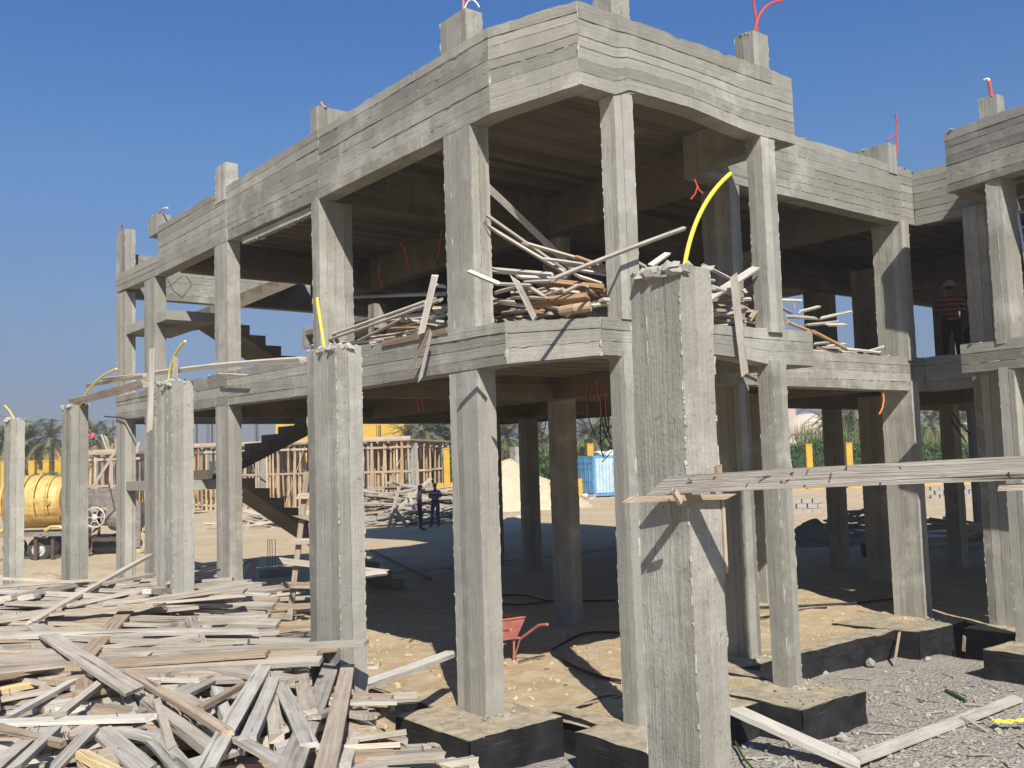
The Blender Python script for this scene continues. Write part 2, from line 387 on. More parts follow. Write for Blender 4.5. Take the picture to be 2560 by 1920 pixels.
def beam_mb(pts, th, inner_side, arch=None, fins=.45, zdrop=0, seg=.12):
    """pts: (x, y, zbottom, ztop); outer face left of travel when inner_side = -1"""
    mb = MB()
    P = [Vector((p[0], p[1], 0)) for p in pts]; nrm = []
    for i in range(len(P)-1):
        d = (P[i+1]-P[i]).normalized(); nrm.append(Vector((d.y, -d.x, 0))*inner_side)   # points inward
    IN = []
    for i in range(len(P)):
        a = nrm[max(0, i-1)]; b = nrm[min(len(nrm)-1, i)]; m = (a+b).normalized(); IN.append(P[i]+m*(th/max(.3, m.dot(b))))
    for i in range(len(P)-1):
        a, b, ia, ib = P[i], P[i+1], IN[i], IN[i+1]; zb0, zt0, zb1, zt1 = pts[i][2], pts[i][3], pts[i+1][2], pts[i+1][3]
        k = 12 if (arch and i in arch) else max(1, int((b-a).length/1.5)); N = -nrm[i]
        e = .013
        prev = None
        def zb(t): return zb0+(zb1-zb0)*t + (arch[i](t) if arch and i in arch else 0)
        def zt(t): return zt0+(zt1-zt0)*t
        for j in range(k):
            t0, t1 = j/k, (j+1)/k
            q = [a.lerp(b, t0)-N*e, a.lerp(b, t1)-N*e, ia.lerp(ib, t0), ia.lerp(ib, t1)]
            z = lambda p, h: Vector((p.x, p.y, h))
            l = (b-a).length
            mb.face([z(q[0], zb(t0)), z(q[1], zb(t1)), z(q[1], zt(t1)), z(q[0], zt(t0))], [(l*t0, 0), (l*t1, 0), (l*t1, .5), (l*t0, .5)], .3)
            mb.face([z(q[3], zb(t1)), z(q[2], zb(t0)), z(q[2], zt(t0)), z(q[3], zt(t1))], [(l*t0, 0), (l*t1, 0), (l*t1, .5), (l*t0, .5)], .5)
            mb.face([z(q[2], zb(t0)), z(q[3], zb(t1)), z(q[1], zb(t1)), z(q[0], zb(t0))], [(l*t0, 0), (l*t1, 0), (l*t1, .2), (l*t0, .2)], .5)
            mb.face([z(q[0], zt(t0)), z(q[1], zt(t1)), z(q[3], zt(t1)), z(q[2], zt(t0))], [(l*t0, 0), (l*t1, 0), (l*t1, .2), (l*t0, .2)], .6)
        if i == 0: mb.face([z(a-N*e, zb(0)), z(a-N*e, zt(0)), z(ia, zt(0)), z(ia, zb(0))], None, .5)
        if i == len(P)-2: mb.face([z(b-N*e, zb(1)), z(ib, zb(1)), z(ib, zt(1)), z(b-N*e, zt(1))], None, .5)
        # board rows
        nrow = max(2, round(((zt0-zb0)+(zt1-zb1))/2/.125)); l = (b-a).length; hh = [0]
        for r in range(nrow): hh.append(hh[-1]+R.uniform(.75, 1.25))
        hh = [h/hh[-1] for h in hh]
        for r in range(nrow):
            y = -R.uniform(0, 1.2) if l > 1.6 else 0; rowt = R.gauss(.5, .17)
            while y < l-.001:
                ln = R.uniform(1.8, 4.0) if l > 1.6 else l
                s0, s1 = max(0, y)/l, min(l, y+ln)/l; y += ln
                if (1-s1)*l < .2: s1 = 1; y = l
                kk = max(1, int((s1-s0)*l/seg)); pr = R.uniform(0, .007)+(.006 if r == nrow-1 and R.random() < .4 else 0); tn = min(1, max(0, rowt+R.gauss(0, .09)))
                jt = .0014; gap = R.choice((.0004, .001, .004, .007)); u0, v0 = R.random()*30, R.random()*30
                A = []; B = []
                for j in range(kk+1):
                    t = s0+(s1-s0)*j/kk; zlo = zb(t)+(zt(t)-zb(t))*hh[r]+gap; zhi = zb(t)+(zt(t)-zb(t))*hh[r+1]-.0004
                    p = a.lerp(b, t)+N*(pr+R.gauss(0, .0012))
                    top = .012 if r == nrow-1 else jt
                    A.append(V(p.x, p.y, zlo+abs(R.gauss(0, jt)))); B.append(V(p.x, p.y, zhi-abs(R.gauss(0, top))+(.012 if r == nrow-1 else 0)))
                bk = N*(pr+.012)
                for j in range(kk):
                    u1, u2 = u0+(s1-s0)*l*j/kk, u0+(s1-s0)*l*(j+1)/kk
                    mb.face([A[j], A[j+1], B[j+1], B[j]], [(u1, v0), (u2, v0), (u2, v0+.12), (u1, v0+.12)], tn)
                    mb.face([A[j]-bk, A[j+1]-bk, A[j+1], A[j]], None, tn*.8); mb.face([B[j], B[j+1], B[j+1]-bk, B[j]-bk], None, tn*.9)
                mb.face([A[0]-bk, A[0], B[0], B[0]-bk], None, tn*.8); mb.face([A[kk], A[kk]-bk, B[kk]-bk, B[kk]], None, tn*.8)
            if r and R.random() < fins:
                zz = zb0+(zt0-zb0)*hh[r]; z2 = zb1+(zt1-zb1)*hh[r]
                if not (arch and i in arch): fin(mb, V(a.x, a.y, zz), V(b.x-a.x, b.y-a.y, z2-zz), V(0, 0, 1), N, .016, .012, .05, .75)
        if i: fin(mb, V(a.x, a.y, pts[i][2]), V(0, 0, pts[i][3]-pts[i][2]), (b-a).normalized(), N, .03, .014, .035, .9)
        # crumbs on the top edge
        for q in range(int(l*5)):
            t = R.random(); p = a.lerp(b, t)-N*R.uniform(.0, th*.7); mb.blob((p.x, p.y, zt(t)+R.uniform(-.01, .008)), R.uniform(.008, .03), 1.3, 1.3, .7, R.uniform(.4, 1), .4)
    return mb

# ================================================================== GROUND
def ground_h(x, y):
    yard = -.36
    base = yard
    if y > 8.5 and x < 5.8: base = yard + (.30)*ss(8.5, 11, y)
    if x > 26 or y > 19.6 or (x < 5.8 and y > 16): base = max(base, 0 - .36*(1-max(ss(26, 28, x), ss(19.2, 19.8, y), ss(16, 18.5, y) if x < 5.8 else 0)))
    e = 2.85 + .2*nz(y*.35, 3.1) + .7*ss(8, 12, y)
    m = (1-ss(e, e+1.15, x)) * ss(-3, 2.5, y) * (1-ss(11.8, 15, y))
    m = max(m, (1-ss(2.0, 3.4, x))*(1-ss(6, 9, y)))
    h = base + (1.02+.28*math.exp(-((x-2.3)/1.6)**2-((y-9.2)/3.2)**2)-base)*m
    h += .05*nz(x*.6, y*.6, 1)+.03*nz(x*1.9, y*1.9, 4)+.012*nz(x*6, y*6, 9)
    if y > 21: h += .10*nz(x*.16, y*.16, 7)*ss(21, 26, y)
    # small sand mounds beyond the pile
    for cx, cy, rr, hh in ((4.6, 20.5, 1.6, .55), (3.2, 22.5, 2.2, .5), (6.2, 25, 2.4, .35), (2.0, 19.5, 1.8, .5)):
        d = math.hypot(x-cx, y-cy)/rr
        if d < 1.6: h += hh*math.exp(-d*d*1.8)*(1+.3*nz(x*2, y*2))
    return h
def in_building(x, y):
    return (x > 5.85 and 7.8 < y < 19.3 and x < 26) or (x > 13.2 and y < 8 and x < 26 and y > -6)
mb = MB()
def axis(lo, hi, step, far):
    a = []; x = lo
    while x <= hi+1e-6: a.append(x); x += step
    s = step*1.6; x = hi
    while x < far: x += s; s *= 1.35; a.append(x)
    s = step*1.6; x = lo; pre = []
    while x > -far: x -= s; s *= 1.35; pre.append(x)
    return pre[::-1]+a
gx, gy = axis(-1, 15, .14, 380), axis(1.5, 22, .16, 380)
verts = []; tones = []
for yy in gy:
    for xx in gx:
        h = ground_h(xx, yy)
        if in_building(xx, yy): h = -.5
        far = max(0, math.hypot(xx, yy)-70)
        if far > 0: h = h*math.exp(-far*.02)
        verts.append((xx, yy, h))
        yard = ss(8.8, 7.2, yy)*ss(4.6, 5.6, xx) if xx < 15 else 0
        mound = ss(4.8, 3.6, xx)*ss(13, 11, yy)
        tones.append(min(1, yard*(.75+.35*ss(7.2, 6.2, yy)) + .32*mound))
W_ = len(gx); faces = []
for j in range(len(gy)-1):
    for i in range(W_-1):
        a = j*W_+i; faces.append((a, a+1, a+W_+1, a+W_))
me = bpy.data.meshes.new('ground'); me.from_pydata(verts, [], faces); me.materials.append(M['ground'])
at_ = me.attributes.new('tone', 'FLOAT', 'POINT'); at_.data.foreach_set('value', tones)
me.polygons.foreach_set('use_smooth', [True]*len(faces)); me.update()
go = bpy.data.objects.new('ground', me); COL.objects.link(go); go['kind'] = 'structure'
# sand fill inside the foundations
def sheet(name, x0, x1, y0, y1, z, step, tone=0, amp=.042):
    nx, ny = max(2, int((x1-x0)/step)), max(2, int((y1-y0)/step)); vv = []; ff = []
    for j in range(ny+1):
        for i in range(nx+1):
            x, y = x0+(x1-x0)*i/nx, y0+(y1-y0)*j/ny
            vv.append((x, y, z+amp*nz(x*.9, y*.9, 2)+amp*.5*nz(x*3, y*3, 5)+amp*.3*nz(x*8, y*8, 8)))
    for j in range(ny):
        for i in range(nx): a = j*(nx+1)+i; ff.append((a, a+1, a+nx+2, a+nx+1))
    m_ = bpy.data.meshes.new(name); m_.from_pydata(vv, [], ff); m_.materials.append(M['ground'])
    t_ = m_.attributes.new('tone', 'FLOAT', 'POINT'); t_.data.foreach_set('value', [tone]*len(vv))
    m_.polygons.foreach_set('use_smooth', [True]*len(ff)); o = bpy.data.objects.new(name, m_); COL.objects.link(o); o['kind'] = 'structure'; return o
sheet('sand_floor', 5.72, 13.9, 7.72, 19.5, -.012, .12)
sheet('sand_floor', 13.9, 26.5, -4, 19.5, -.012, .2)
sheet('sand_floor', 6.4, 9.3, 6.5, 7.72, -.03, .1)

# ================================================================== CONCRETE FRAME
XL, YB, YR = 5.82, 6.62, 7.87          # left facade, bay front, right facade
BLD = empty('concrete_building', (5.82, 7.87, 0), 'unfinished two-storey grey concrete building frame with open bays and stair', 'building')
F1, RF = 3.86, 6.62                    # floor and roof slab tops
def wobble(mb, a1=.004, f1=2.0, a2=.0028, f2=11.0):
    out = []
    for p in mb.v:
        q = Vector(p); u = noise.noise_vector(q*f1)*a1; w = noise.noise_vector(q*f2)*a2; out.append(tuple(q+u+w))
    mb.v = out; return mb
def part(mb, name, mat, parent=BLD):
    if mat in ('conc', 'conc_col'): wobble(mb)
    elif mat == 'bitumen': wobble(mb, .018, 1.7, .010, 7.0)
    return mb.build(name, M[mat] if isinstance(mat, str) else mat, parent)
COLS = {}
def column(key, x, y, lx, ly, gf=True, uf=True, z0=-.02, zt=5.95, near=False, zb=3.5):
    s = .07 if near else .14
    if gf:
        c = column_mb(x, y, z0, zb, lx, ly, s, .0022)
        for k in range(9 if near else 0): c.blob((x+R.uniform(-.12, lx+.1), y-R.uniform(.0, .14), z0+.02), R.uniform(.015, .045), 1, 1, .6, R.uniform(.5, 1), .4)
        COLS[key+'0'] = part(c, 'column', 'conc_col')
    if uf: COLS[key+'1'] = part(column_mb(x, y, F1-.05, zt, lx, ly, s, .0022), 'column', 'conc_col')
column('A', XL, 19.18, .2, .53)
column('B', XL, 17.48, .2, .56)
column('C', XL, 14.2, .2, .5, near=True)
column('D', XL, 11.22, .48, .2, near=True)
column('E', XL+.003, 7.91, .23, .48, near=True, z0=.0)
column('F', 6.63, YB+.02, .25, .2, near=True, zt=6.05)
column('G', 8.87, YB, .24, .2, near=True, zt=6.05, z0=-.03)
column('K', 9.84, YR, .2, .46, near=True)
column('H', 13.82, YR-.04, .2, .5, near=True)
column('Q', 13.98, 6.55, .22, .42)
column('W', 12.87, 5.88, .42, .2, zt=6.05)
# interior grid
for k, (x, y, lx, ly) in enumerate(((9.9, 11.2, .2, .42), (14.15, 17.4, .35, .28), (14.48, 19.1, .25, .3), (9.3, 19.1, .45, .25), (13.62, 10.5, .22, .2), (18.6, 12.35, .3, .3), (17.0, 10.2, .25, .55),
        (20.1, 10.5, .28, .3), (25.6, 12.6, .3, .4), (22.2, 11.6, .3, .3), (25.6, 6.5, .3, .4), (19.8, 6.4, .3, .4), (9.9, 15.0, .25, .4), (13.9, 13.9, .3, .25), (6.0, 16.7, .2, .2), (10.6, 16.7, .25, .4), (17.4, 3.2, .3, .4), (23.5, 3.0, .3, .4))):
    if k in (3, 9, 12, 14, 15): continue
    column('I%d' % k, x, y, lx, ly, z0=-.03)
# column stubs above the roof
def stub(x, y, lx, ly, z0, z1, name='column_stub'):
    c = column_mb(x, y, z0, z1, lx, ly, .08, .003, bw=.12, fins=.2)
    for k in range(14): c.blob((x+R.uniform(0, lx), y+R.uniform(0, ly), z1+R.uniform(-.02, .008)), R.uniform(.012, .035), 1, 1, .7, R.uniform(.4, 1), .4)
    return part(c, name, 'conc_col')
ST = {}
ST['A'] = stub(XL-.002, 19.18, .2, .5, 6.30, 7.16); ST['B'] = stub(XL+.012, 17.42, .25, .42, 6.72, 7.08)
ST['C'] = stub(XL-.012, 14.22, .2, .40, 6.60, 7.18); ST['D'] = stub(XL+.03, 11.26, .5, .2, 6.70, 7.16)
ST['E'] = stub(XL+.02, 7.96, .22, .46, 6.74, 7.18); ST['F'] = stub(6.66, YB+.04, .25, .25, 6.74, 7.25)
ST['G'] = stub(8.86, YB+.03, .27, .25, 6.72, 7.22); ST['H'] = stub(13.62, YR-.02, .22, .6, 6.66, 7.12); ST['W'] = stub(12.88, 5.86, .2, .24, 6.74, 7.09)

# edge beams
def arch1(t): return .07*math.sin(PI*min(1, max(0, (t-.12)/.62)))
def arch2(t): return .085*(ss(.14, .2, t)-ss(.42, .78, t))
TB = .22
# roof: left facade + bay + right facade + right wing
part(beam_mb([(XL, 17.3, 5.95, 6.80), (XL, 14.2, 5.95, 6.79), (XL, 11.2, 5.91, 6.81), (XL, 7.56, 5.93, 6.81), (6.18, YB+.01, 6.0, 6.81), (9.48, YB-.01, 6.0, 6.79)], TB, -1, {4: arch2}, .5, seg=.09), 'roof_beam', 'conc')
part(beam_mb([(XL, 19.72, 6.0, 6.33), (XL, 17.3, 5.95, 6.30)], TB, -1, None, .4), 'roof_beam', 'conc')
part(beam_mb([(9.48+.002, YB+.22, 6.0, 6.78), (9.48+.002, YR, 6.0, 6.78)], TB, -1), 'roof_beam', 'conc')
part(beam_mb([(9.26, YR, 5.92, 6.80), (13.95, YR, 5.92, 6.80), (14.28, YR, 5.92, 6.79)], TB, -1, None, .5, seg=.09), 'roof_beam', 'conc')
part(beam_mb([(14.29, YR-.006, 5.92, 6.76), (14.29, 6.64, 5.92, 6.74)], TB, -1, None, .6), 'roof_beam', 'conc')
part(beam_mb([(12.93, 6.62, 5.95, 6.79), (12.74, 5.3, 5.98, 6.80), (12.6, -3.5, 6.0, 6.8)], TB, -1, None, .4), 'roof_beam', 'conc')
part(beam_mb([(14.3, 6.62, 5.95, 6.76), (13.16, 6.62, 5.95, 6.78)], TB, -1, None, .3), 'roof_beam', 'conc')
# floor
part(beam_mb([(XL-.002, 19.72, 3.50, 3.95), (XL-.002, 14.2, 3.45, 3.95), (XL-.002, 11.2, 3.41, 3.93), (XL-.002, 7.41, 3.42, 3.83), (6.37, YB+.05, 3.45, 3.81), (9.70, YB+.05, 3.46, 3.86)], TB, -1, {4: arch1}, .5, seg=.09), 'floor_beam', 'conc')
part(beam_mb([(9.702, YB+.27, 3.46, 3.85), (9.702, YR, 3.46, 3.85)], TB, -1), 'floor_beam', 'conc')
part(beam_mb([(9.48, YR-.003, 3.35, 3.83), (13.95, YR-.003, 3.35, 3.86), (14.3, YR-.003, 3.35, 3.87)], TB, -1, None, .5, seg=.09), 'floor_beam', 'conc')
part(beam_mb([(14.31, YR-.01, 3.35, 3.87), (14.31, 6.58, 3.38, 3.87)], TB, -1, None, .4), 'floor_beam', 'conc')
part(beam_mb([(12.95, 6.6, 3.47, 3.86), (12.80, 5.3, 3.47, 3.86), (12.6, -3.5, 3.47, 3.86)], TB, -1, None, .4), 'floor_beam', 'conc')
part(beam_mb([(14.32, 6.56, 3.47, 3.85), (13.18, 6.56, 3.47, 3.85)], TB, -1, None, .3), 'floor_beam', 'conc')
# rear and inner beams
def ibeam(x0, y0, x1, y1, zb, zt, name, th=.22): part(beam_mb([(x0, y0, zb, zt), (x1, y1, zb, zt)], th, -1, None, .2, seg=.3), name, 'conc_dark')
for nm, dz, ztop in (('floor_beam', 0, 3.71), ('roof_beam', 2.52, 6.47)):
    zb = 3.38+dz
    ibeam(6.05, 11.2, 15.0, 11.2, zb, ztop, nm)
    ibeam(9.9, 8.1, 9.9, 19.1, zb+.01, ztop, nm)
    ibeam(13.9, 8.1, 13.9, 19.1, zb+.01, ztop, nm)
    ibeam(6.05, 16.6, 15.0, 16.6, zb+.02, ztop, nm)
    ibeam(14.5, 12.1, 25.9, 12.1, zb, ztop, nm); ibeam(20.0, 0, 20.0, 12, zb+.01, ztop, nm); ibeam(14.5, 6.5, 25.9, 6.5, zb+.02, ztop, nm)
    ibeam(15.0, 12.3, 15.0, 19.3, zb, ztop, nm)
part(beam_mb([(6.04, 19.40, 5.87, 6.72), (15.1, 19.40, 5.87, 6.72)], TB, -1, None, .8), 'roof_beam', 'conc')
part(beam_mb([(6.04, 19.42, 3.42, 3.86), (15.1, 19.42, 3.42, 3.86)], TB, -1, None, .3), 'floor_beam', 'conc')
part(beam_mb([(25.95, -3, 3.4, 6.7), (25.95, 12.2, 3.4, 6.7)][:0] or [(25.95, -3, 3.4, 3.86), (25.95, 12.2, 3.4, 3.86)], TB, 1), 'floor_beam', 'conc')
part(beam_mb([(25.95, -3, 5.9, 6.7), (25.95, 12.2, 5.9, 6.7)], TB, 1), 'roof_beam', 'conc')
# rear block roof that shades the yard behind
def slab(name, rects, z1, th=.14):
    for (x0, x1, y0, y1) in rects:
        mb = MB(); mb.box((x0, y0, z1-th), (x1-x0, 0, 0), (0, y1-y0, 0), (0, 0, th), .5)
        n = int((y1-y0)/.16)
        for k in range(n):
            ya, yb_ = y0+(y1-y0)*k/n, y0+(y1-y0)*(k+1)/n
            strip(mb, V(x0+.01, yb_, z1-th-.004), V(x1-x0-.02, 0, 0), V(0, ya-yb_, 0), V(0, 0, -1), R.uniform(.0, .008), 3, .001, R.random())
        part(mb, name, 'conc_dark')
slab('floor_slab', [(6.04, 9.48, 7.6, 8.09), (6.4, 9.48, 6.89, 7.6), (6.04, 15.1, 8.09, 16.8), (10.3, 15.1, 16.8, 19.4), (14.5, 25.95, -3.5, 8.09), (15.1, 25.95, 8.09, 12.3), (13.0, 14.31, -3.5, 6.55)], F1)
slab('roof_slab', [(6.04, 9.26, 7.6, 8.09), (6.3, 9.26, 6.84, 7.6), (6.04, 15.1, 8.09, 16.8), (10.4, 15.1, 16.8, 19.4), (14.5, 25.95, -3.5, 8.09), (15.1, 25.95, 8.09, 12.3), (12.96, 14.29, -3.5, 6.6)], RF)
# rear terrace block; roof stretched left and back to shade the yard behind
for (x, y) in ((20.9, 25.6), (20.2, 19.4), (15.6, 21.5)): column('Z%d%d' % (x, y), x, y, .3, .3)
slab('roof_slab', [(15.1, 21.3, 12.3, 27.2), (13.6, 15.1, 19.64, 27.2)], RF); slab('floor_slab', [(15.1, 21.3, 12.3, 19.4)], F1)
part(beam_mb([(13.6, 27.22, 6.1, 6.72), (21.3, 27.22, 6.1, 6.72)], TB, -1), 'roof_beam', 'conc')
# chunk of loose formwork hanging under the roof beam between the second and third column
mb = MB(); a, b = onx(606, 601, XL+.05), onx(790, 520, XL+.05); mb.box(a-V(0, 0, .05), b-a, V(.08, 0, 0), V(0, 0, .10), .8)
for k in range(16): mb.blob(a.lerp(b, R.random())+V(R.uniform(0, .08), 0, -.05), R.uniform(.015, .04), 1, 1.6, .7, .8, .4)
part(mb, 'beam_nib', 'conc')

mb = MB(); a = ony(2027, 690, 14.0); b = ony(2160, 705, 14.0); mb.box(a-V(0, 0, .32), V(b.x-a.x, 0, 0), V(0, .25, 0), V(0, 0, .38), .8); formed(mb, V(a.x, 14.0, a.z-.32), V(b.x-a.x, 0, 0), V(0, 0, .38), V(0, -1, 0)); part(mb, 'rear_beam', 'conc')
part(column_mb(a.x+.1, 14.02, F1, a.z-.32, .25, .3, .2), 'column', 'conc_col')
# stairs: two dog-leg flights per storey running along X
def flight(x0, z0, x1, z1, y0, y1, n, th=.16):
    """x0,z0 low end; x1,z1 high end"""
    mb = MB(); dx, dz = (x1-x0)/n, (z1-z0)/n; top = [(x0, z0)]
    for i in range(n): top += [(x0+dx*i, z0+dz*(i+1)), (x0+dx*(i+1), z0+dz*(i+1))]
    sl = th*math.hypot(x1-x0, z1-z0)/abs(x1-x0)
    bot = [(x1, z1-sl), (x0, z0-sl*.4)]
    top = [(x+R.gauss(0, .006), z+R.gauss(0, .006)) for x, z in top]
    for i in range(n):                       # steps as wedges above the soffit plate
        xa, xb = x0+dx*i, x0+dx*(i+1); za, zb = z0+dz*i-sl*.6, z0+dz*(i+1)-sl*.6; zt = z0+dz*(i+1)
        for y, flip in ((y0, 0), (y1, 1)):
            q = [V(xa, y, za), V(xb, y, zb), V(xb, y, zt), V(xa, y, zt)]; mb.face(q[::-1] if flip else q, [(0, 0), (.3, 0), (.3, .3), (0, .3)], .45)
        mb.face([V(xa, y0, zt), V(xb, y0, zt), V(xb, y1, zt), V(xa, y1, zt)], None, .55); mb.face([V(xa, y0, za), V(xa, y0, zt), V(xa, y1, zt), V(xa, y1, za)], None, .5)
        mb.face([V(xa, y0, za), V(xa, y1, za), V(xb, y1, zb), V(xb, y0, zb)], [(0, 0), (0, 1), (.3, 1), (.3, 0)], .5)
    mb.face([V(x1, y0, z1-sl), V(x1, y0, z1), V(x1, y1, z1), V(x1, y1, z1-sl)], None, .5)
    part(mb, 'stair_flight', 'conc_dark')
def landing(x0, x1, y0, y1, zt, th=.17):
    mb = MB(); mb.box((x0, y0, zt-th), (0, y1-y0, 0), (x1-x0, 0, 0), (0, 0, th), .5)
    formed(mb, V(x0, y1, zt-th), V(0, y0-y1, 0), V(0, 0, th), V(-1, 0, 0), .17); formed(mb, V(x0, y0, zt-th), V(x1-x0, 0, 0), V(0, 0, th), V(0, -1, 0), .17)
    part(mb, 'stair_landing', 'conc_col')
landing(XL+.03, 7.15, 16.95, 19.38, 2.32)
flight(10.55, 0.0, 7.15, 2.32, 16.95, 18.05, 12); flight(7.15, 2.32, 10.5, 3.86, 18.2, 19.36, 9)
landing(XL+.03, 6.75, 16.95, 19.38, 5.28)
flight(9.2, 3.86, 6.75, 5.28, 16.95, 18.05, 8); flight(6.75, 5.28, 9.6, 6.62, 18.2, 19.36, 8)
part(column_mb(10.6, 18.0, 3.8, 5.9, .3, .25, .2), 'column', 'conc_col')

# foundations: black coated pads and ground beams
def pad(x0, x1, y0, y1, z1=0, z0=-.6, name='foundation_pad', th=None):
    mb = MB(); n = 10
    def wob(): return R.gauss(0, .006)
    for (o, L, N) in ((V(x0, y1, z0), V(0, y0-y1, 0), V(-1, 0, 0)), (V(x0, y0, z0), V(x1-x0, 0, 0), V(0, -1, 0)), (V(x1, y0, z0), V(0, y1-y0, 0), V(1, 0, 0)), (V(x1, y1, z0), V(x0-x1, 0, 0), V(0, 1, 0))):
        h = z1-z0; rows = max(3, int(h/.11)); nn = max(3, int(L.length/.12))
        for r in range(rows):
            za, zb = h*r/rows, h*(r+1)/rows; pr = R.uniform(.002, .012)
            for j in range(nn):
                a, b = o+L*(j/nn)+N*pr, o+L*((j+1)/nn)+N*pr
                tb = [.0, .0, .5 if r == rows-1 else 0, .5 if r == rows-1 else 0]
                mb.face([a+V(0, 0, za), b+V(0, 0, za), b+V(0, 0, zb), a+V(0, 0, zb)], [(L.length*j/nn, za*1), (L.length*(j+1)/nn, za), (L.length*(j+1)/nn, zb), (L.length*j/nn, zb)], tb)
            mb.face([o+V(0, 0, zb), o+N*pr+V(0, 0, zb), o+L+N*pr+V(0, 0, zb), o+L+V(0, 0, zb)][::-1], None, .3 if r < rows-1 else 1)
    nx, ny = max(4, int((x1-x0)/.09)), max(4, int((y1-y0)/.09))
    zf = {}
    for i in range(nx+1):
        for j in range(ny+1): zf[i, j] = V(x0+(x1-x0)*i/nx, y0+(y1-y0)*j/ny, z1+.008*nz(i*.9, j*.9, x0)+.004)
    for i in range(nx):
        for j in range(ny): mb.face([zf[i, j], zf[i+1, j], zf[i+1, j+1], zf[i, j+1]], None, 1.0)
    return part(mb, name, 'bitumen')
pad(5.24, 6.37, 7.40, 8.63, .004); pad(6.12, 7.15, 6.03, 6.95, .0); pad(8.2, 9.32, 5.99, 7.0, -.004); pad(12.62, 13.95, 7.27, 8.6, .002); pad(12.12, 13.6, 5.0, 6.14, .0); pad(13.5, 14.6, 6.2, 7.1, -.02)
pad(5.70, 5.98, 8.63, 19.6, -.006, name='ground_beam'); pad(6.46, 6.72, 6.95, 7.7, -.008, name='ground_beam'); pad(9.32, 12.62, 7.62, 7.9, -.006, name='ground_beam'); pad(9.05, 9.33, 7.0, 7.9, -.01, name='ground_beam')
pad(6.72, 8.2, 6.5, 6.75, -.03, name='ground_beam'); pad(13.95, 14.2, 7.1, 7.9, -.02, name='ground_beam'); pad(14.0, 14.25, -3, 6.2, -.02, name='ground_beam'); pad(6.37, 9.05, 7.66, 7.9, -.012, name='ground_beam')
pad(5.6, 6.5, 13.9, 15.0, -.012); pad(9.5, 10.5, 7.9, 8.6, -.008)

# conduits
def bez(p0, p1, p2, p3, n=14):
    p0, p1, p2, p3 = map(Vector, (p0, p1, p2, p3)); out = []
    for i in range(n+1):
        t = i/n; u = 1-t; out.append(p0*u*u*u+p1*3*u*u*t+p2*3*u*t*t+p3*t*t*t)
    return out
def conduit(pts, r, mat, parent, name='conduit'):
    mb = MB(); mb.smooth = True; mb.tube(pts, r*.75, 8); o = mb.build(name, M[mat]); o.parent = parent
    w = parent.location+(parent.parent.location if parent.parent else Vector()); o.location = -w; return o
P0 = onx(303, 576, XL+.05); conduit(bez(P0-V(0, 0, .1), P0+V(0, 0, .05), P0+V(0, -.02, .1), onx(308, 562, XL+.05)), .018, 'red_pipe', ST['A'])
P0 = onx(392, 536, XL+.1); c_ = conduit(bez(P0-V(0, 0, .1), P0, onx(400, 526, XL+.1), onx(410, 522, XL+.1)), .02, 'orange_pipe', ST['B']); conduit(bez(onx(408, 522, XL+.1), onx(411, 521, XL+.1), onx(414, 519, XL+.1), onx(419, 520, XL+.1)), .02, 'white_tape', ST['B'])
P0 = onx(1158, 15, XL+.1); conduit(bez(P0-V(0, 0, .1), P0, P0+V(0, 0, .1), P0+V(.05, 0, .3)), .014, 'orange_pipe', ST['E']); conduit(bez(P0-V(0, 0, .1), P0+V(.02, -.02, .08), P0+V(.06, -.1, .1), P0+V(.12, -.12, -.03)), .013, 'white_tape', ST['E'])
P0 = onx(812, 268, XL+.2); conduit(bez(P0-V(0, 0, .1), P0, P0+V(0, .05, .03), P0+V(0, .1, .1)), .016, 'orange_pipe', ST['D'])
P0 = ony(1878, 92, YB+.1); conduit(bez(P0-V(0, 0, .35), ony(1881, 45, YB+.1), ony(1900, 8, YB+.1), ony(1955, 2, YB+.1), 20), .02, 'red_pipe', ST['G'])
P0 = ony(1895, 85, YB+.15); conduit(bez(P0-V(0, 0, .2), ony(1893, 50, YB+.15), ony(1886, 30, YB+.15), ony(1880, -25, YB+.15), 16), .018, 'red_pipe', ST['G'])
P0 = ony(2240, 358, YR+.1); conduit(bez(P0-V(0, 0, .2), ony(2242, 330, YR+.1), ony(2243, 300, YR+.1), ony(2238, 286, YR+.1)), .018, 'red_pipe', ST['H']); conduit(bez(ony(2239, 338, YR+.1), ony(2232, 338, YR+.1), ony(2225, 345, YR+.1), ony(2216, 352, YR+.1)), .015, 'red_pipe', ST['H'])
P0 = onx(2478, 238, 12.97); conduit(bez(P0-V(0, 0, .1), onx(2477, 220, 12.97), onx(2474, 210, 12.97), onx(2472, 203, 12.97)), .03, 'red_pipe', ST['W']); conduit(bez(onx(2472, 204, 12.97), onx(2472, 196, 12.97), onx(2468, 197, 12.97), onx(2460, 201, 12.97)), .025, 'white_tape', ST['W'])
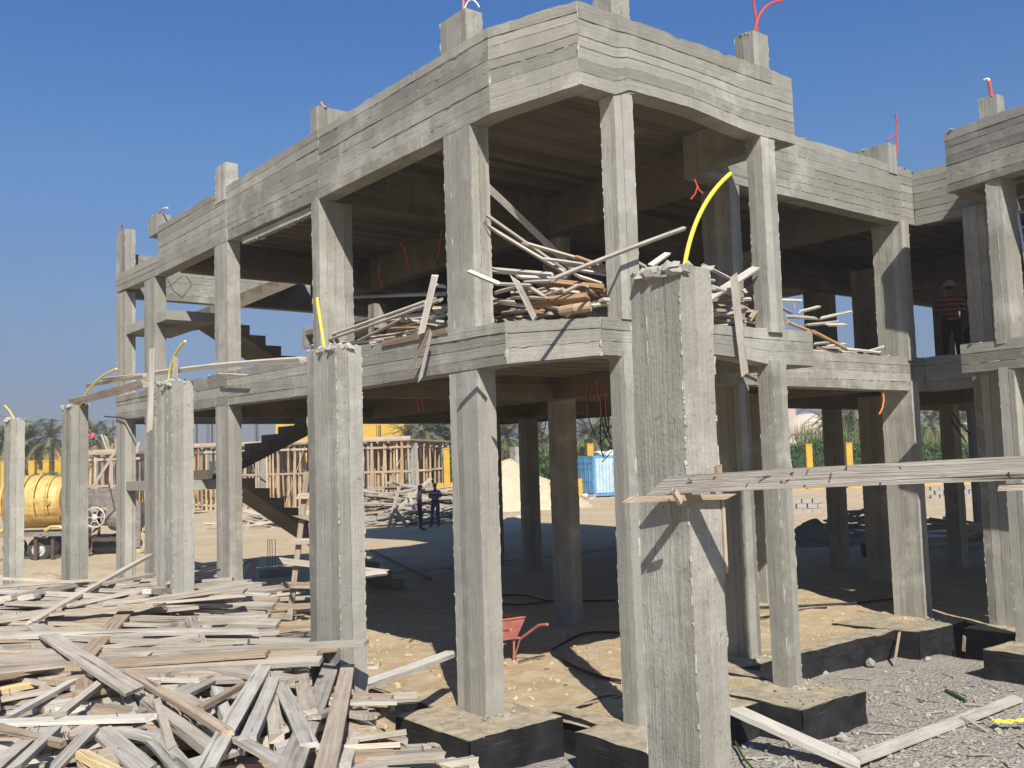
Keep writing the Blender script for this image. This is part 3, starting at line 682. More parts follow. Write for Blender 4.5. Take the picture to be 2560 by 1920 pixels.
# red wires hanging out of ceilings
def hang(pts, r=.008, mat='red_pipe', name='hanging_wire'):
    mb = MB(); mb.smooth = True; q = []
    for i in range(len(pts)-1): q += bez(pts[i], pts[i].lerp(pts[i+1], .33), pts[i].lerp(pts[i+1], .66), pts[i+1], 4)[:-1]
    q.append(pts[-1]); mb.tube(q, r*.7, 6); part(mb, name, mat)
for pts, d, r_, mt in ((((805, 498), (815, 528), (832, 560)), 13.0, .012, 'red_pipe'), (((1000, 795), (1018, 830), (1023, 866)), 0, 0, None),
        (((1105, 575), (1098, 620), (1093, 645)), 14, .012, 'red_pipe'), (((1000, 605), (1012, 625), (1020, 660), (1024, 668)), 14, .012, 'red_pipe'), (((950, 655), (946, 690), (955, 720)), 14, .012, 'red_pipe'),
        (((1736, 448), (1742, 462), (1748, 475), (1757, 483)), 10.5, .012, 'red_pipe'), (((1744, 465), (1738, 485), (1727, 498)), 10.5, .012, 'red_pipe'),
        (((1040, 990), (1046, 1010), (1049, 1030)), 14, .012, 'red_pipe'), (((1050, 985), (1056, 1005), (1060, 1028)), 14, .012, 'red_pipe'),
        (((1470, 970), (1468, 1020), (1470, 1042), (1478, 1065), (1490, 1090)), 12, .010, 'black'), (((1496, 960), (1499, 1000), (1503, 1040), (1500, 1080), (1504, 1130), (1510, 1144)), 12, .012, 'black'),
        (((1505, 1000), (1506, 1050), (1512, 1080), (1526, 1110), (1530, 1128), (1505, 1155)), 12, .010, 'black'), (((1515, 1000), (1521, 1045), (1522, 1070), (1512, 1095), (1494, 1112)), 12, .010, 'black'),
        (((1510, 990), (1510, 1040), (1518, 1070), (1528, 1100)), 12, .012, 'black'), (((1364, 1030), (1364, 1060), (1360, 1078), (1355, 1088)), 15, .010, 'black'),
        (((1490, 950), (1496, 985), (1501, 1010), (1503, 1042)), 11.9, .010, 'red_pipe'), (((1468, 960), (1467, 1000), (1469, 1045)), 11.9, .008, 'red_pipe'), (((1512, 970), (1513, 1000), (1516, 1040)), 11.9, .012, 'red_pipe'),
        (((2380, 1030), (2400, 1060), (2425, 1085)), 19, .02, 'black'), (((2378, 1050), (2395, 1075), (2415, 1105)), 19, .02, 'black'),
        (((380, 705), (420, 720), (455, 690)), 18, .006, 'steel')):
    if mt: hang([at(px, py, d) for px, py in pts], r_, mt)
hang([ony(2208, 985, 7.84), ony(2210, 1000, 7.8), ony(2206, 1020, 7.78), ony(2198, 1036, 7.76)], .016, 'orange_pipe', 'conduit')
hang([onx(262, 1041, XL-.02), onx(300, 1044, XL-.05), onx(330, 1051, XL-.05), onx(362, 1046, XL-.05)], .02, 'black', 'reinforcing_bar')
hang([onx(415, 690, XL+.5), onx(432, 725, XL+.5), onx(455, 745, XL+.5), onx(480, 712, XL+.5), onx(466, 690, XL+.5)], .008, 'steel', 'tie_wire')

# ================================================================== FREE-STANDING PORCH COLUMNS
def free_col(y, label, ly=.42, lx=.2, x=3.25, top=3.34, z0=-.4, seg=.05, lean=0):
    mb = column_mb(x, y, z0, top, lx, ly, seg, .0022, True, .10, .45)
    # ragged arris and lumps
    for q in range(70):
        z = R.uniform(z0, top); c, d = ((x, y) if R.random() < .7 else (x+lx, y)); mb.blob((c, d, z), R.uniform(.003, .007), 1, 1, R.uniform(1, 4), R.uniform(.6, 1), .5)
    wobble(mb, .005, 2.3, .0035, 10.0)
    o = mb.build('concrete_column', M['conc_col'], None, (x, y, 0))
    return tag(o, label, 'column', 'free-standing porch columns')
FC = [free_col(2.90, 'nearest freestanding rough grey column with thick yellow hose on top and plank nailed across it', .30, .21, seg=.035),
      free_col(6.08, 'freestanding grey column with a chipped white top and short yellow hose, beside the heap', .44, .2, 3.27),
      free_col(9.2, 'freestanding grey column with a curved yellow hose on top and a small red mark', .42, .2, 3.22),
      free_col(12.82, 'freestanding grey column under the end of the plank walkway, in front of the mixer', .42, .2, 3.25),
      free_col(16.1, 'leftmost freestanding grey column with a short yellow hose stub, left of the orange drum', .42, .2, 3.23)]
def hose(fc, pts, r):
    mb = MB(); mb.smooth = True; mb.tube(bez(*pts, n=22), r, 10); o = mb.build('hose', M['yellow_pipe']); o.parent = fc; o.location = -fc.location
d0 = 4.62
hose(FC[0], [ony(1708, 690, 3.05), ony(1718, 600, 3.05), ony(1748, 500, 3.05), ony(1826, 434, 3.05)], .0105)
hose(FC[1], [onx(812, 880, 3.33), onx(806, 830, 3.33), onx(796, 780, 3.33), onx(793, 744, 3.33)], .011)
hose(FC[2], [onx(421, 955, 3.3), onx(425, 910, 3.3), onx(440, 872, 3.3), onx(463, 853, 3.3)], .012)
hose(FC[3], [onx(196, 1025, 3.35), onx(215, 975, 3.35), onx(245, 940, 3.35), onx(291, 922, 3.35)], .012)
hose(FC[4], [onx(38, 1052, 3.32), onx(32, 1040, 3.32), onx(24, 1024, 3.32), onx(12, 1014, 3.32)], .013)

# ================================================================== BOARDS
def board_mesh(L, w, t, kind=0):
    """a sawn board along +X, slightly warped, with split ends and a few nails"""
    mb = MB(); n = 7; bow, tw, cu = (R.gauss(0, .006)*L, R.gauss(0, .05), R.gauss(0, .006)*L) if kind != 2 else (.004, .01, .003)
    if kind != 2: bow, tw, cu = bow*.4, tw*.6, cu*.3
    sk0, sk1 = R.gauss(0, .025), R.gauss(0, .025); u0, v0 = R.random()*20, R.random()*20; rings = []
    for i in range(n+1):
        f = i/n; x = -L/2+L*f; k = 4*f*(1-f)
        ww = w*(1+R.gauss(0, .018)); a = tw*(f-.5); cy, cz = cu*k, bow*k
        ring = []
        for sy, sz in ((-1, -1), (1, -1), (1, 1), (-1, 1)):
            y, z = sy*ww/2, sz*t/2*(1+R.gauss(0, .03)); xx = x+(sk0*sy if i == 0 else sk1*sy if i == n else 0)+(R.gauss(0, .008) if i in (0, n) else 0)
            ring.append(V(xx, cy+y*math.cos(a)-z*math.sin(a), cz+y*math.sin(a)+z*math.cos(a)))
        rings.append(ring)
    dim = (w, t, w, t)
    for i in range(n):
        vv = v0
        for k in range(4):
            k2 = (k+1) % 4; u1, u2 = u0+L*i/n, u0+L*(i+1)/n
            mb.face([rings[i][k2], rings[i+1][k2], rings[i+1][k], rings[i][k]][::-1], [(u1, vv), (u2, vv), (u2, vv+dim[k]), (u1, vv+dim[k])], .5); vv += dim[k]
    mb.face(rings[0][::-1], [(u0, v0), (u0+.02, v0+w), (u0+.02, v0+w+t), (u0, v0+t)], .5); mb.face(rings[n], [(u0, v0), (u0+.02, v0+w), (u0+.02, v0+w+t), (u0, v0+t)], .5)
    if L < 3.0 and w > .06:
        for q in range(R.randint(1, 4)):
            x, y = R.choice((-1, 1))*(L/2-R.uniform(.04, .3)), R.uniform(-.35, .35)*w; sz = R.choice((-1, 1))
            mb.tube([V(x, y, sz*t*.3), V(x+R.gauss(0, .006), y+R.gauss(0, .006), sz*(t/2+R.uniform(.01, .035)))], .0022, 5, .1, 1)
    if kind == 1:                                    # split end with long splinters
        for q in range(9):
            y, z = R.uniform(-.5, .5)*w, R.uniform(-.5, .5)*t; l = R.uniform(.08, .3)
            p = V(L/2-.03, y, z); b = V(L/2+l, y+R.gauss(0, .012), z+R.gauss(0, .02)+.02)
            mb.face([p+V(0, -.008, 0), p+V(0, .008, 0), b], [(0, 0), (0, .02), (l, .01)], .9); mb.face([p+V(0, 0, -.008), p+V(0, 0, .008), b], [(0, 0), (0, .02), (l, .01)], .9)
    return mb
BM = {}
def board_obj(L, w, t, mat, kind=0, name='wooden_board'):
    key = (round(L*4)/4 or .25, round(w*50)/50 or .02, round(t*100)/100 or .01, mat, kind)
    lst = BM.setdefault(key, [])
    if len(lst) < 3: lst.append(board_mesh(key[0], key[1], key[2], kind).mesh('wooden_board', [M[mat], M['steel']]))
    o = bpy.data.objects.new(name, R.choice(lst)); COL.objects.link(o); o.scale = (L/key[0], w/key[1], t/key[2]); return o
def lay_into(mb, p, q, w, t, mi, roll):
    d = (q-p); y = V(0, 0, 1).cross(d).normalized(); z = d.normalized().cross(y); y, z = y*math.cos(roll)+z*math.sin(roll), -y*math.sin(roll)+z*math.cos(roll)
    mb.box(p-y*w/2-z*t/2, d, y*w, z*t, .5, mi)
def lay(p, q, w, t, mat='wood', roll=0, flat=Vector((0, 0, 1)), kind=0, name='wooden_board'):
    p, q = Vector(p), Vector(q); d = q-p; L = d.length; x = d.normalized(); y = flat.cross(x)
    if y.length < .05: y = V(0, 1, 0).cross(x)
    y.normalize(); z = x.cross(y); c, s_ = math.cos(roll), math.sin(roll)
    y, z = y*c+z*s_, -y*s_+z*c
    o = board_obj(L, w, t, mat, kind, name); m = Matrix((x, y, z)).transposed().to_4x4(); m.translation = (p+q)/2
    loc, rot, _ = m.decompose(); o.location = loc; o.rotation_mode = 'QUATERNION'; o.rotation_quaternion = rot; return o

# ---- foreground heap: (x1,y1,x2,y2 in photo pixels of the crop, width px, material, lift, roll)
K = .4069
HL, HG = 'bleached grey board lying in the foreground timber heap, one of many alike', 'boards of the foreground heap'
heap = [
 (0,545,560,505,35,'w'),(20,620,560,510,58,'w'),(420,665,900,555,50,'w'),(-60,750,380,690,60,'w'),(260,720,980,655,52,'w'),(60,800,610,765,42,'w'),(-40,838,600,812,38,'w'),
 (480,870,960,805,55,'w'),(-60,915,1420,862,48,'w'),(970,795,1480,772,48,'w'),(-80,1062,570,935,50,'w'),(590,985,1220,938,44,'w'),(900,575,1430,545,44,'w'),(1030,522,1345,440,18,'t'),
 (1420,735,1690,742,42,'t'),(1500,645,1660,632,30,'w'),(1430,885,1900,832,40,'w'),(700,905,1100,930,40,'w'),(930,1050,1230,975,58,'t'),(-60,1105,900,1015,60,'w'),(-60,1250,540,1142,80,'t'),
 (1250,820,1500,555,48,'w',.08),(1170,740,1285,1000,70,'w',.09),(1270,688,1460,765,20,'t',.1),(200,762,922,352,46,'w',.12),(150,880,1890,540,38,'w',.1),(960,1132,1880,828,44,'w',.08),
 (60,1342,690,985,46,'w',.08),(370,1332,790,1000,50,'w',.1),(1110,1205,1800,895,88,'w',.06),(1230,1292,1510,1140,58,'t',.1),(-60,1385,930,1350,52,'w',.08),(850,1230,960,1215,70,'w',.05),
 (780,1070,1400,1445,58,'t',.11),(900,1262,1340,1585,84,'w',.07),(960,1245,1055,1545,45,'w',.12),(1640,990,1900,1520,86,'w',.08),(1255,1680,1625,1040,100,'w',.12),(1520,1505,1690,1100,88,'w',.06),
 (1460,1480,1740,1640,80,'w',.07),(620,1430,910,1680,128,'w',.05),(920,1450,1130,1680,118,'w',.08),(60,1690,345,1420,60,'w',.09),(-40,1690,160,1515,84,'w',.07),(310,1690,560,1425,70,'w',.06),
 (-40,1398,390,1512,34,'t',.1),(1840,1020,1895,1320,90,'w',.04),(1100,1212,1245,1305,100,'w',.04),(1700,1092,1965,955,58,'w',.05),(560,1300,900,1330,60,'t',.03),(420,1470,640,1360,66,'t',.03),
 (1690,1560,1880,1480,70,'w',.05),(1930,1350,2212,1230,70,'w',.04),(2110,1660,2230,1380,70,'w',.05),(1380,1090,1560,1040,60,'w',.03),(760,1180,860,1400,60,'w',.05),(840,1000,900,1240,52,'w',.05),
 (1650,1100,1700,1480,80,'w',.03),(1330,1180,1420,1420,70,'w',.03),(1170,1640,1420,1560,90,'w',.03),(480,1640,800,1560,90,'t',.03),(130,1460,420,1440,70,'w',.03),(700,1420,960,1480,70,'w',.04),
 (-30,645,230,600,60,'w'),(650,650,1070,610,30,'w'),(1050,630,1400,590,32,'w'),(620,530,930,470,28,'w'),(1650,700,1890,690,30,'t'),(1440,770,1650,790,44,'w'),(1650,640,1890,670,26,'w'),(1300,850,1700,840,36,'w'),(1500,810,1880,800,26,'w')]
MATK = {'w': 'wood', 't': 'wood_tan', 'f': 'wood_fresh', 'o': 'wood_orange'}
def heap_z(px, py):
    return 1.20 + .30*ss(1640, 1470, py)*(1-ss(400, 560, px)) - .9*ss(840, 1010, px)*ss(1600, 1800, py) - .25*ss(560, 760, px)*(1-ss(1560, 1680, py)) - .05*ss(1800, 1500, py)
def heap_label(px, py, L, mk):
    zone = ('at the back left' if px < 330 else 'at the back right') if py < 1640 else ('at the front left' if px < 280 else 'at the front middle' if px < 600 else 'at the front right')
    ln = 'long' if L > 1.5 else 'short' if L < .6 else 'medium'
    return '%s %s board lying %s of the foreground timber heap' % (ln, 'tan' if mk in ('t', 'wood_tan') else 'bleached grey', zone)
def heap_board(x1, y1, x2, y2, wz, mk, lift=0.0, kind=0, lab=None, grp=HG):
    P = (x1*K, 1245+y1*K); Q = (x2*K, 1245+y2*K)
    z1 = heap_z(*P)+lift*.6+R.uniform(-.02, .03); z2 = heap_z(*Q)+lift*.6+R.uniform(-.02, .03)
    a, b = onz(P[0], P[1], z1), onz(Q[0], Q[1], z2)
    mid = (a+b)/2; dep = (mid-CAM).dot(FW); d = (b-a).normalized(); vd = (mid-CAM).normalized()
    # apparent width of a flat board -> real width
    per = V(0, 0, 1).cross(d).normalized(); fac = max(.34, (per-vd*per.dot(vd)).length)
    w = min(.16, max(.04, wz*K*dep/FPX/fac))
    return tag(lay(a, b, w, R.choice((.022, .025, .028, .045)), MATK[mk], R.gauss(0, .1), kind=kind), lab or heap_label((P[0]+Q[0])/2, (P[1]+Q[1])/2, (b-a).length, mk), 'board', grp)
for h in heap: heap_board(h[0], h[1], h[2], h[3], h[4], h[5], h[6] if len(h) > 6 else 0)
heap_board(-60, 1195, 860, 1022, 44, 'f', .03, 0, 'fresh yellow board lying flat among the grey boards at the left edge', None)
heap_board(480, 1560, 720, 1690, 92, 'f', .08, 1, 'splintered fresh yellow board end at the bottom of the heap', None)
heap_board(2090, 880, 1760, 1720, 108, 'w', .12, 0, 'wide pale board leaning up to the foot of the chipped-top column', None)
heap_board(2155, 920, 1985, 1720, 98, 't', .12, 0, 'brown split board beside the wide pale one at the column foot', None)
# the board that sticks out towards the wheelbarrow
o = lay(onz(881, 1722, .62), onz(1134, 1632, .50), .13, .045, 'wood', .1); tag(o, 'pale board sticking out from the heap over the sand towards the wheelbarrow', 'board')
# filler below: many boards, long and flat at the back, short and crossed in front
Hf = Vector((math.cos(CY), math.sin(CY), 0)); Hr = Vector((math.sin(CY), -math.cos(CY), 0))
cnt = 0; tries = 0; deep = MB()
while cnt < 300 and tries < 6000:
    tries += 1
    px, py = R.uniform(-150, 900), 1462+470*R.random()**1.15
    if (px > 820 and py < 1640) or (px > 560 and py < 1700 and R.random() < .6): continue
    z = heap_z(px, py)-R.uniform(.03, .13)
    c = onz(px, py, z); gh = ground_h(c.x, c.y)
    z = max(z, gh+.02); c = onz(px, py, z)
    far = ss(1750, 1550, py)
    ang = R.gauss(0, .16) if R.random() < .25+.7*far else R.uniform(-1.4, 1.4)
    L = R.uniform(1.2, 3.0) if far > .4 else R.uniform(.35, 1.2)
    d = Hr*math.cos(ang)+Hf*math.sin(ang); d = Vector((d.x, d.y, R.gauss(0, .035)))
    if L > 1.2 and px > 450: c = c-Hr*(L*.5)
    a, b = c-d*L/2, c+d*L/2
    w = R.choice((.05, .08, .10, .10, .12))
    if cnt >= 95: lay_into(deep, a-V(0, 0, .03), b-V(0, 0, .03), w, .03, R.choice((0, 0, 0, 1)), R.gauss(0, .15)); cnt += 1; continue
    mt = R.choice(('wood',)*5+('wood_tan',)); o = lay(a, b, w, R.choice((.022, .025, .03, .045)), mt, R.gauss(0, .15)); tag(o, heap_label(px, py, L, mt), 'board', HG); cnt += 1
tag(deep.build('buried_boards', [M['wood'], M['wood_tan']]), 'mass of boards buried under the foreground timber heap', 'timber heap', kind='stuff')
# scraps at the right foot of the heap
for q in range(46):
    px, py = R.uniform(845, 1180), R.uniform(1770, 1925)
    if px > 960 and py < 1850: continue
    c = onz(px, py, -.12+.3*ss(1000, 860, px)); L = R.uniform(.08, .4); a = R.uniform(0, PI); d = V(math.cos(a), math.sin(a), R.gauss(0, .2))
    o = lay(c-d*L/2, c+d*L/2, R.choice((.04, .06, .09)), R.choice((.02, .03, .05)), R.choice(('wood', 'wood', 'wood_tan')), R.gauss(0, .4)); o.name = 'board_offcut'; tag(o, 'short board offcut at the foot of the heap beside the black pad', 'offcut', 'offcuts at the heap foot')
for (x1, y1, x2, y2, w, t) in ((900, 1851, 1016, 1851, .12, .06), (885, 1876, 1070, 1868, .09, .04), (866, 1778, 946, 1753, .16, .06), (930, 1912, 1066, 1908, .1, .04), (880, 1690, 905, 1688, .1, .05), (1045, 1890, 1100, 1920, .05, .03), (1090, 1915, 1180, 1900, .1, .05)):
    o = lay(onz(x1, y1, .1), onz(x2, y2, .08), w, t, 'wood', R.gauss(0, .1)); o.name = 'board_offcut'; tag(o, 'short board offcut at the foot of the heap beside the black pad', 'offcut', 'offcuts at the heap foot')

# ---- boards on the first floor
UG = 'boards dumped on the first floor'
def seg_board(f, x1, y1, x2, y2, wpx, sc, mk, lab, grp, dz=0, t=None, roll=0):
    a, b = f(x1, y1), f(x2, y2); mid = (a+b)/2; dep = (mid-CAM).dot(FW); w = min(.2, max(.03, wpx*sc*dep/FPX))
    vd = (mid-CAM).normalized()
    o = lay(a, b, w, t or R.choice((.025, .03)), MATK[mk], roll, flat=(vd*-1+V(0, 0, .9)).normalized() if roll == 0 else -vd)
    return tag(o, lab, 'board', grp)
Z4 = lambda xp: (lambda x, y: onx(700+x*K, 600+y*K, xp))
L1 = 'grey board in the loose pile on the first floor between the two left-hand columns'
for x1, y1, x2, y2, w, xp, m in ((265,600,890,380,28,6.0,'w'),(270,622,990,368,26,5.95,'w'),(460,632,760,480,18,6.2,'w'),(195,650,640,618,14,6.1,'w'),(560,600,900,540,18,6.3,'w'),(640,500,1010,470,18,6.6,'w'),(680,545,850,540,18,6.3,'o'),
        (760,470,1020,440,20,6.8,'w'),(800,495,1010,520,18,6.5,'w'),(850,430,1020,400,16,7,'w'),(420,640,700,600,14,6.2,'w'),(930,275,1015,285,18,6.4,'w'),(980,525,1025,515,22,6.2,'w'),(790,440,950,360,14,6.3,'w'),(900,345,1020,325,14,6.8,'w'),(600,590,850,575,14,6.3,'t')):
    seg_board(Z4(xp), x1, y1, x2, y2, w, K, m, L1, UG)
seg_board(Z4(6.7), 460, 350, 1025, 330, 22, K, 'w', 'long thin board sticking out level to the left above the left-hand pile', None)
seg_board(Z4(5.74), 952, 218, 868, 572, 40, K, 'w', 'upright pale board leaning on the floor edge beside the middle column', None, roll=.01)
seg_board(Z4(5.80), 630, 637, 1030, 555, 36, K, 't', 'pinkish board lying along the edge of the first floor', None, roll=.01)
seg_board(Z4(5.70), 915, 558, 795, 815, 18, K, 't', 'left of two narrow battens hanging down over the floor beam', None, roll=.01)
seg_board(Z4(5.71), 928, 563, 862, 855, 20, K, 'w', 'right of two narrow battens hanging down over the floor beam', None, roll=.01)
K8 = .3254
def bay_pt(px, py, yp):
    p = ony(px, py, yp); lim = 5.95 if yp > 7.5 else 5.95+(7.5-yp)*.45
    return p if p.x > lim or yp < 6.6 else onx(px, py, lim)
Z8 = lambda yp: (lambda x, y: bay_pt(1180+x*K8, 420+y*K8, yp))
L2 = 'weathered board in the tangled pile on the first-floor bay'
for x1, y1, x2, y2, w, yp, m in ((20,785,560,822,24,7.3,'w'),(160,778,615,818,26,7.2,'w'),(140,460,705,800,22,7.4,'w'),(110,360,720,790,16,7.6,'w'),(410,580,1010,752,25,7.3,'w'),(560,700,860,742,20,7.2,'w'),(790,682,1010,765,32,7.1,'o'),
        (135,1062,555,925,24,6.9,'w'),(230,1112,400,1090,30,6.8,'w'),(200,890,450,902,20,7.2,'w'),(360,838,700,852,22,7.2,'w'),(810,830,1005,892,25,7.0,'w'),(400,880,620,870,20,7.1,'w'),(560,980,700,930,20,6.95,'w'),(130,1010,330,1030,18,7.1,'w'),
        (250,1040,420,1060,20,7.0,'w'),(850,790,1030,820,20,7.3,'w'),(620,930,820,960,22,7.0,'t'),(700,960,820,900,16,6.9,'w'),(590,1060,720,1090,30,6.8,'t'),(1370,752,1500,660,42,6.9,'w'),(1255,720,1340,765,34,6.9,'w'),(150,1152,280,1142,20,6.75,'o'),
        (300,990,560,1000,24,7.1,'w'),(450,920,560,990,20,7.1,'t'),(880,930,980,985,30,6.95,'t'),(920,1060,1040,1040,28,6.8,'w'),(330,900,500,940,18,7.0,'w'),(180,960,380,900,16,7.2,'t'),(720,740,1030,790,18,7.4,'w')):
    seg_board(Z8(yp), x1, y1, x2, y2, w, K8, m, L2, UG)
seg_board(Z8(8.0), 115, 140, 770, 770, 50, K8, 'w', 'wide shaded board leaning steeply inside the bay behind the pile', None, roll=.01)
seg_board(Z8(6.5), 615, 858, 1640, 460, 27, K8, 'w', 'long board slanting up to the right across the slim bay column', None)
seg_board(lambda x, y: at(1180+x*K8, 420+y*K8, 8.9), -20, 795, 205, 890, 34, K8, 'w', 'board pointing out to the left in front of the middle column', None)
seg_board(Z8(6.85), 510, 872, 1016, 930, 44, K8, 'o', 'orange brown squared beam in the middle of the bay pile', None, t=.07)
seg_board(Z8(6.80), 440, 1042, 890, 1000, 58, K8, 'o', 'short thick orange timber lying low in the bay pile', None, t=.09)
seg_board(Z8(6.58), 330, 850, 480, 1150, 46, K8, 'w', 'short pale board hanging over the edge of the bay', None, roll=.01)
mb = MB(); mb.tube([Z8(6.78)(690, 1098), Z8(6.78)(800, 1080), Z8(6.78)(912, 1062)], .05, 12); o = mb.build('timber_log', M['wood_orange'], None, Z8(6.78)(800, 1080)); tag(o, 'short round orange log at the front of the bay pile', 'log')
Z5 = lambda yp: (lambda x, y: ony(1660+x*K, 600+y*K, yp))
L3 = 'pale board in the pile right of the near column on the first floor'
for x1, y1, x2, y2, w, yp, m in ((250,160,400,236,15,7.0,'w'),(480,362,845,376,22,6.9,'w'),(300,290,425,332,30,6.7,'w'),(480,390,690,452,20,7.0,'w'),(545,320,770,442,18,7.1,'w'),(745,470,935,482,30,7.9,'w'),(960,482,1150,440,20,8.2,'w'),(830,442,950,410,15,8.3,'w'),
        (1000,522,1115,520,25,8.1,'w'),(880,522,1070,502,18,8.2,'w'),(920,682,1180,692,20,8.0,'w'),(1100,668,1330,692,20,8.0,'w'),(1230,692,1352,655,12,8.2,'w'),(490,322,572,275,40,7.0,'w'),(260,245,310,250,18,6.9,'w'),(520,500,562,440,30,6.8,'t'),(265,300,330,310,14,6.9,'w'),
        (470,430,640,440,18,7.0,'w'),(300,400,440,420,20,7.0,'t'),(300,440,430,470,18,6.9,'w'),(920,640,1010,630,20,8.1,'w'),(1000,655,1110,640,16,8.2,'w'),(940,660,1040,690,22,8.0,'t'),(1050,690,1190,680,14,8.1,'w'),(800,420,790,360,14,8.2,'w')):
    seg_board(Z5(yp), x1, y1, x2, y2, w, K, m, L3, UG)
seg_board(Z5(6.72), 255, 372, 565, 172, 50, K, 'w', 'upper arm of the pale board cross on the right-hand pile', None)
seg_board(Z5(6.56), 428, 220, 497, 824, 46, K, 'w', 'long pale board hanging straight down over the bay edge', None, roll=.01)
seg_board(Z5(6.7), 688, 400, 740, 560, 30, K, 'w', 'grey board leaning against the slim bay column', None, roll=.01)
seg_board(Z5(7.8), 750, 500, 895, 560, 35, K, 'o', 'orange board end beside the slim bay column', None)
seg_board(Z5(7.9), 920, 565, 1115, 665, 42, K, 'o', 'reddish brown board sloping down on the recessed floor edge', None)

# filler that gives the first-floor piles their body
def fill_pile(n, x0, x1, y0, y1, ztop, lab, L=(.5, 1.6), peak=None):
    big = MB()
    for k in range(n):
        x, y = R.uniform(x0, x1), R.uniform(y0, y1); f_ = R.random()
        hgt = ztop*(1-.8*abs((x-peak[0])/(x1-x0))-.8*abs((y-peak[1])/(y1-y0))) if peak else ztop
        z = F1+.03+max(.02, hgt)*f_; a = R.uniform(0, PI); l = R.uniform(*L)*(1-.3*f_); d = V(math.cos(a), math.sin(a), R.gauss(0, .10)); c = V(x, y, z+.02)
        p, q_ = c-d*l/2, c+d*l/2
        for e in (p, q_): e.x = max(e.x, 5.86+max(0, (7.5-e.y)*.5)); e.y = max(e.y, 6.72) if x < 9.6 else max(e.y, 7.95)
        if (q_-p).length < .25: continue
        lay_into(big, p, q_, R.choice((.06, .08, .1, .12)), R.choice((.022, .025, .03)), R.choice((0, 0, 0, 0, 1, 1, 1, 2)), R.gauss(0, .2))
    tag(big.build('buried_boards', [M['wood'], M['wood_tan'], M['wood_orange']]), lab, 'timber heap', kind='stuff')
fill_pile(38, 6.5, 8.3, 6.95, 8.0, .5, 'boards filling the body of the bay pile', peak=(7.2, 7.2)); fill_pile(16, 6.05, 6.9, 8.5, 10.4, .45, 'boards lying low in the pile between the two left-hand columns', peak=(6.4, 8.7))
fill_pile(20, 7.7, 8.9, 6.85, 7.9, .42, 'boards filling the pile right of the near column', peak=(8.1, 7.1)); fill_pile(10, 9.9, 12, 7.98, 8.6, .18, 'boards lying low on the recessed floor edge', peak=(10.2, 8.1))
# ---- plank walkway along the porch columns
Z1 = lambda xp: (lambda x, y: onx(x*K, 480+y*K, xp))
for i, (x1, y1, x2, y2, w, xp, t, m, lab) in enumerate(((440,1292,905,1170,48,3.36,.09,'w','thick plank resting on the porch column in front of the mixer'),(540,1188,890,1130,24,3.42,.04,'w','thin plank just above the thick one on the walkway'),
        (940,1115,1862,1030,26,3.36,.04,'w','long plank bridging the two middle porch columns'),(1100,1100,1340,1058,14,3.5,.03,'w','short plank behind the long bridging plank'),(640,1150,900,1125,30,3.5,.04,'t','brown plank on the far side of the walkway'),
        (1340,1118,1520,1128,10,5.7,.03,'w','small board stub at the foot of the third facade column'))):
    seg_board(Z1(xp), x1, y1, x2, y2, w, K, m, lab, None, t=t)
seg_board(Z1(3.15), 935, 965, 918, 1468, 34, K, 'w', 'rough upright board nailed to the side of the red-marked porch column', None, roll=.01)
seg_board(Z1(3.3), 1080, 1012, 1076, 1140, 32, K, 't', 'short pointed board stub standing on the red-marked porch column', None, roll=.01)
# ---- board nailed across the nearest column, and its cleats
a, b = onx(1652, 1214, 3.19), onx(2640, 1166, 3.30); o = lay(a, b, .078, .05, 'wood', 0, flat=V(-1, 0, 0), kind=2); tag(o, 'long thick nail-studded plank fixed level across the nearest column to the right', 'board')
mb = MB()
for q in range(16):
    f_ = R.random(); p = a.lerp(b, f_)+V(-.025, 0, R.uniform(-.035, .035)); mb.tube([p, p+V(-R.uniform(.004, .014), R.gauss(0, .02), R.gauss(0, .012))], .0024, 5)
mb.build('nail', M['steel'], None); bpy.data.objects['nail'].parent = o; bpy.data.objects['nail'].matrix_parent_inverse = (Matrix.Translation(o.location) @ o.rotation_quaternion.to_matrix().to_4x4() @ Matrix.Diagonal((*o.scale, 1))).inverted(); bpy.data.objects['nail']['kind'] = 'stuff'
for x1, y1, x2, y2, yp, w, t, lab in ((1578, 1249, 1822, 1241, 2.87, .024, .03, 'thin batten nailed under the level plank on the nearest column'), (1795, 1165, 1797, 1196, 2.83, .03, .02, 'tiny upright batten above the level plank on the nearest column'), (1683, 1225, 1702, 1256, 2.80, .022, .02, 'crooked little wedge hanging below the level plank'),
        (1806, 1252, 1815, 1432, 2.9, .02, .012, 'thin pale sliver of wood stuck to the right edge of the nearest column')):
    tag(lay(ony(x1, y1, yp), ony(x2, y2, yp), w, t, 'wood_tan', 0, flat=V(0, -1, 0)), lab, 'batten')
tag(lay(onx(2498, 1219, 3.27), onx(2640, 1213, 3.30), .022, .03, 'wood', 0, flat=V(-1, 0, 0)), 'rounded batten end under the level plank at the right edge', 'batten')
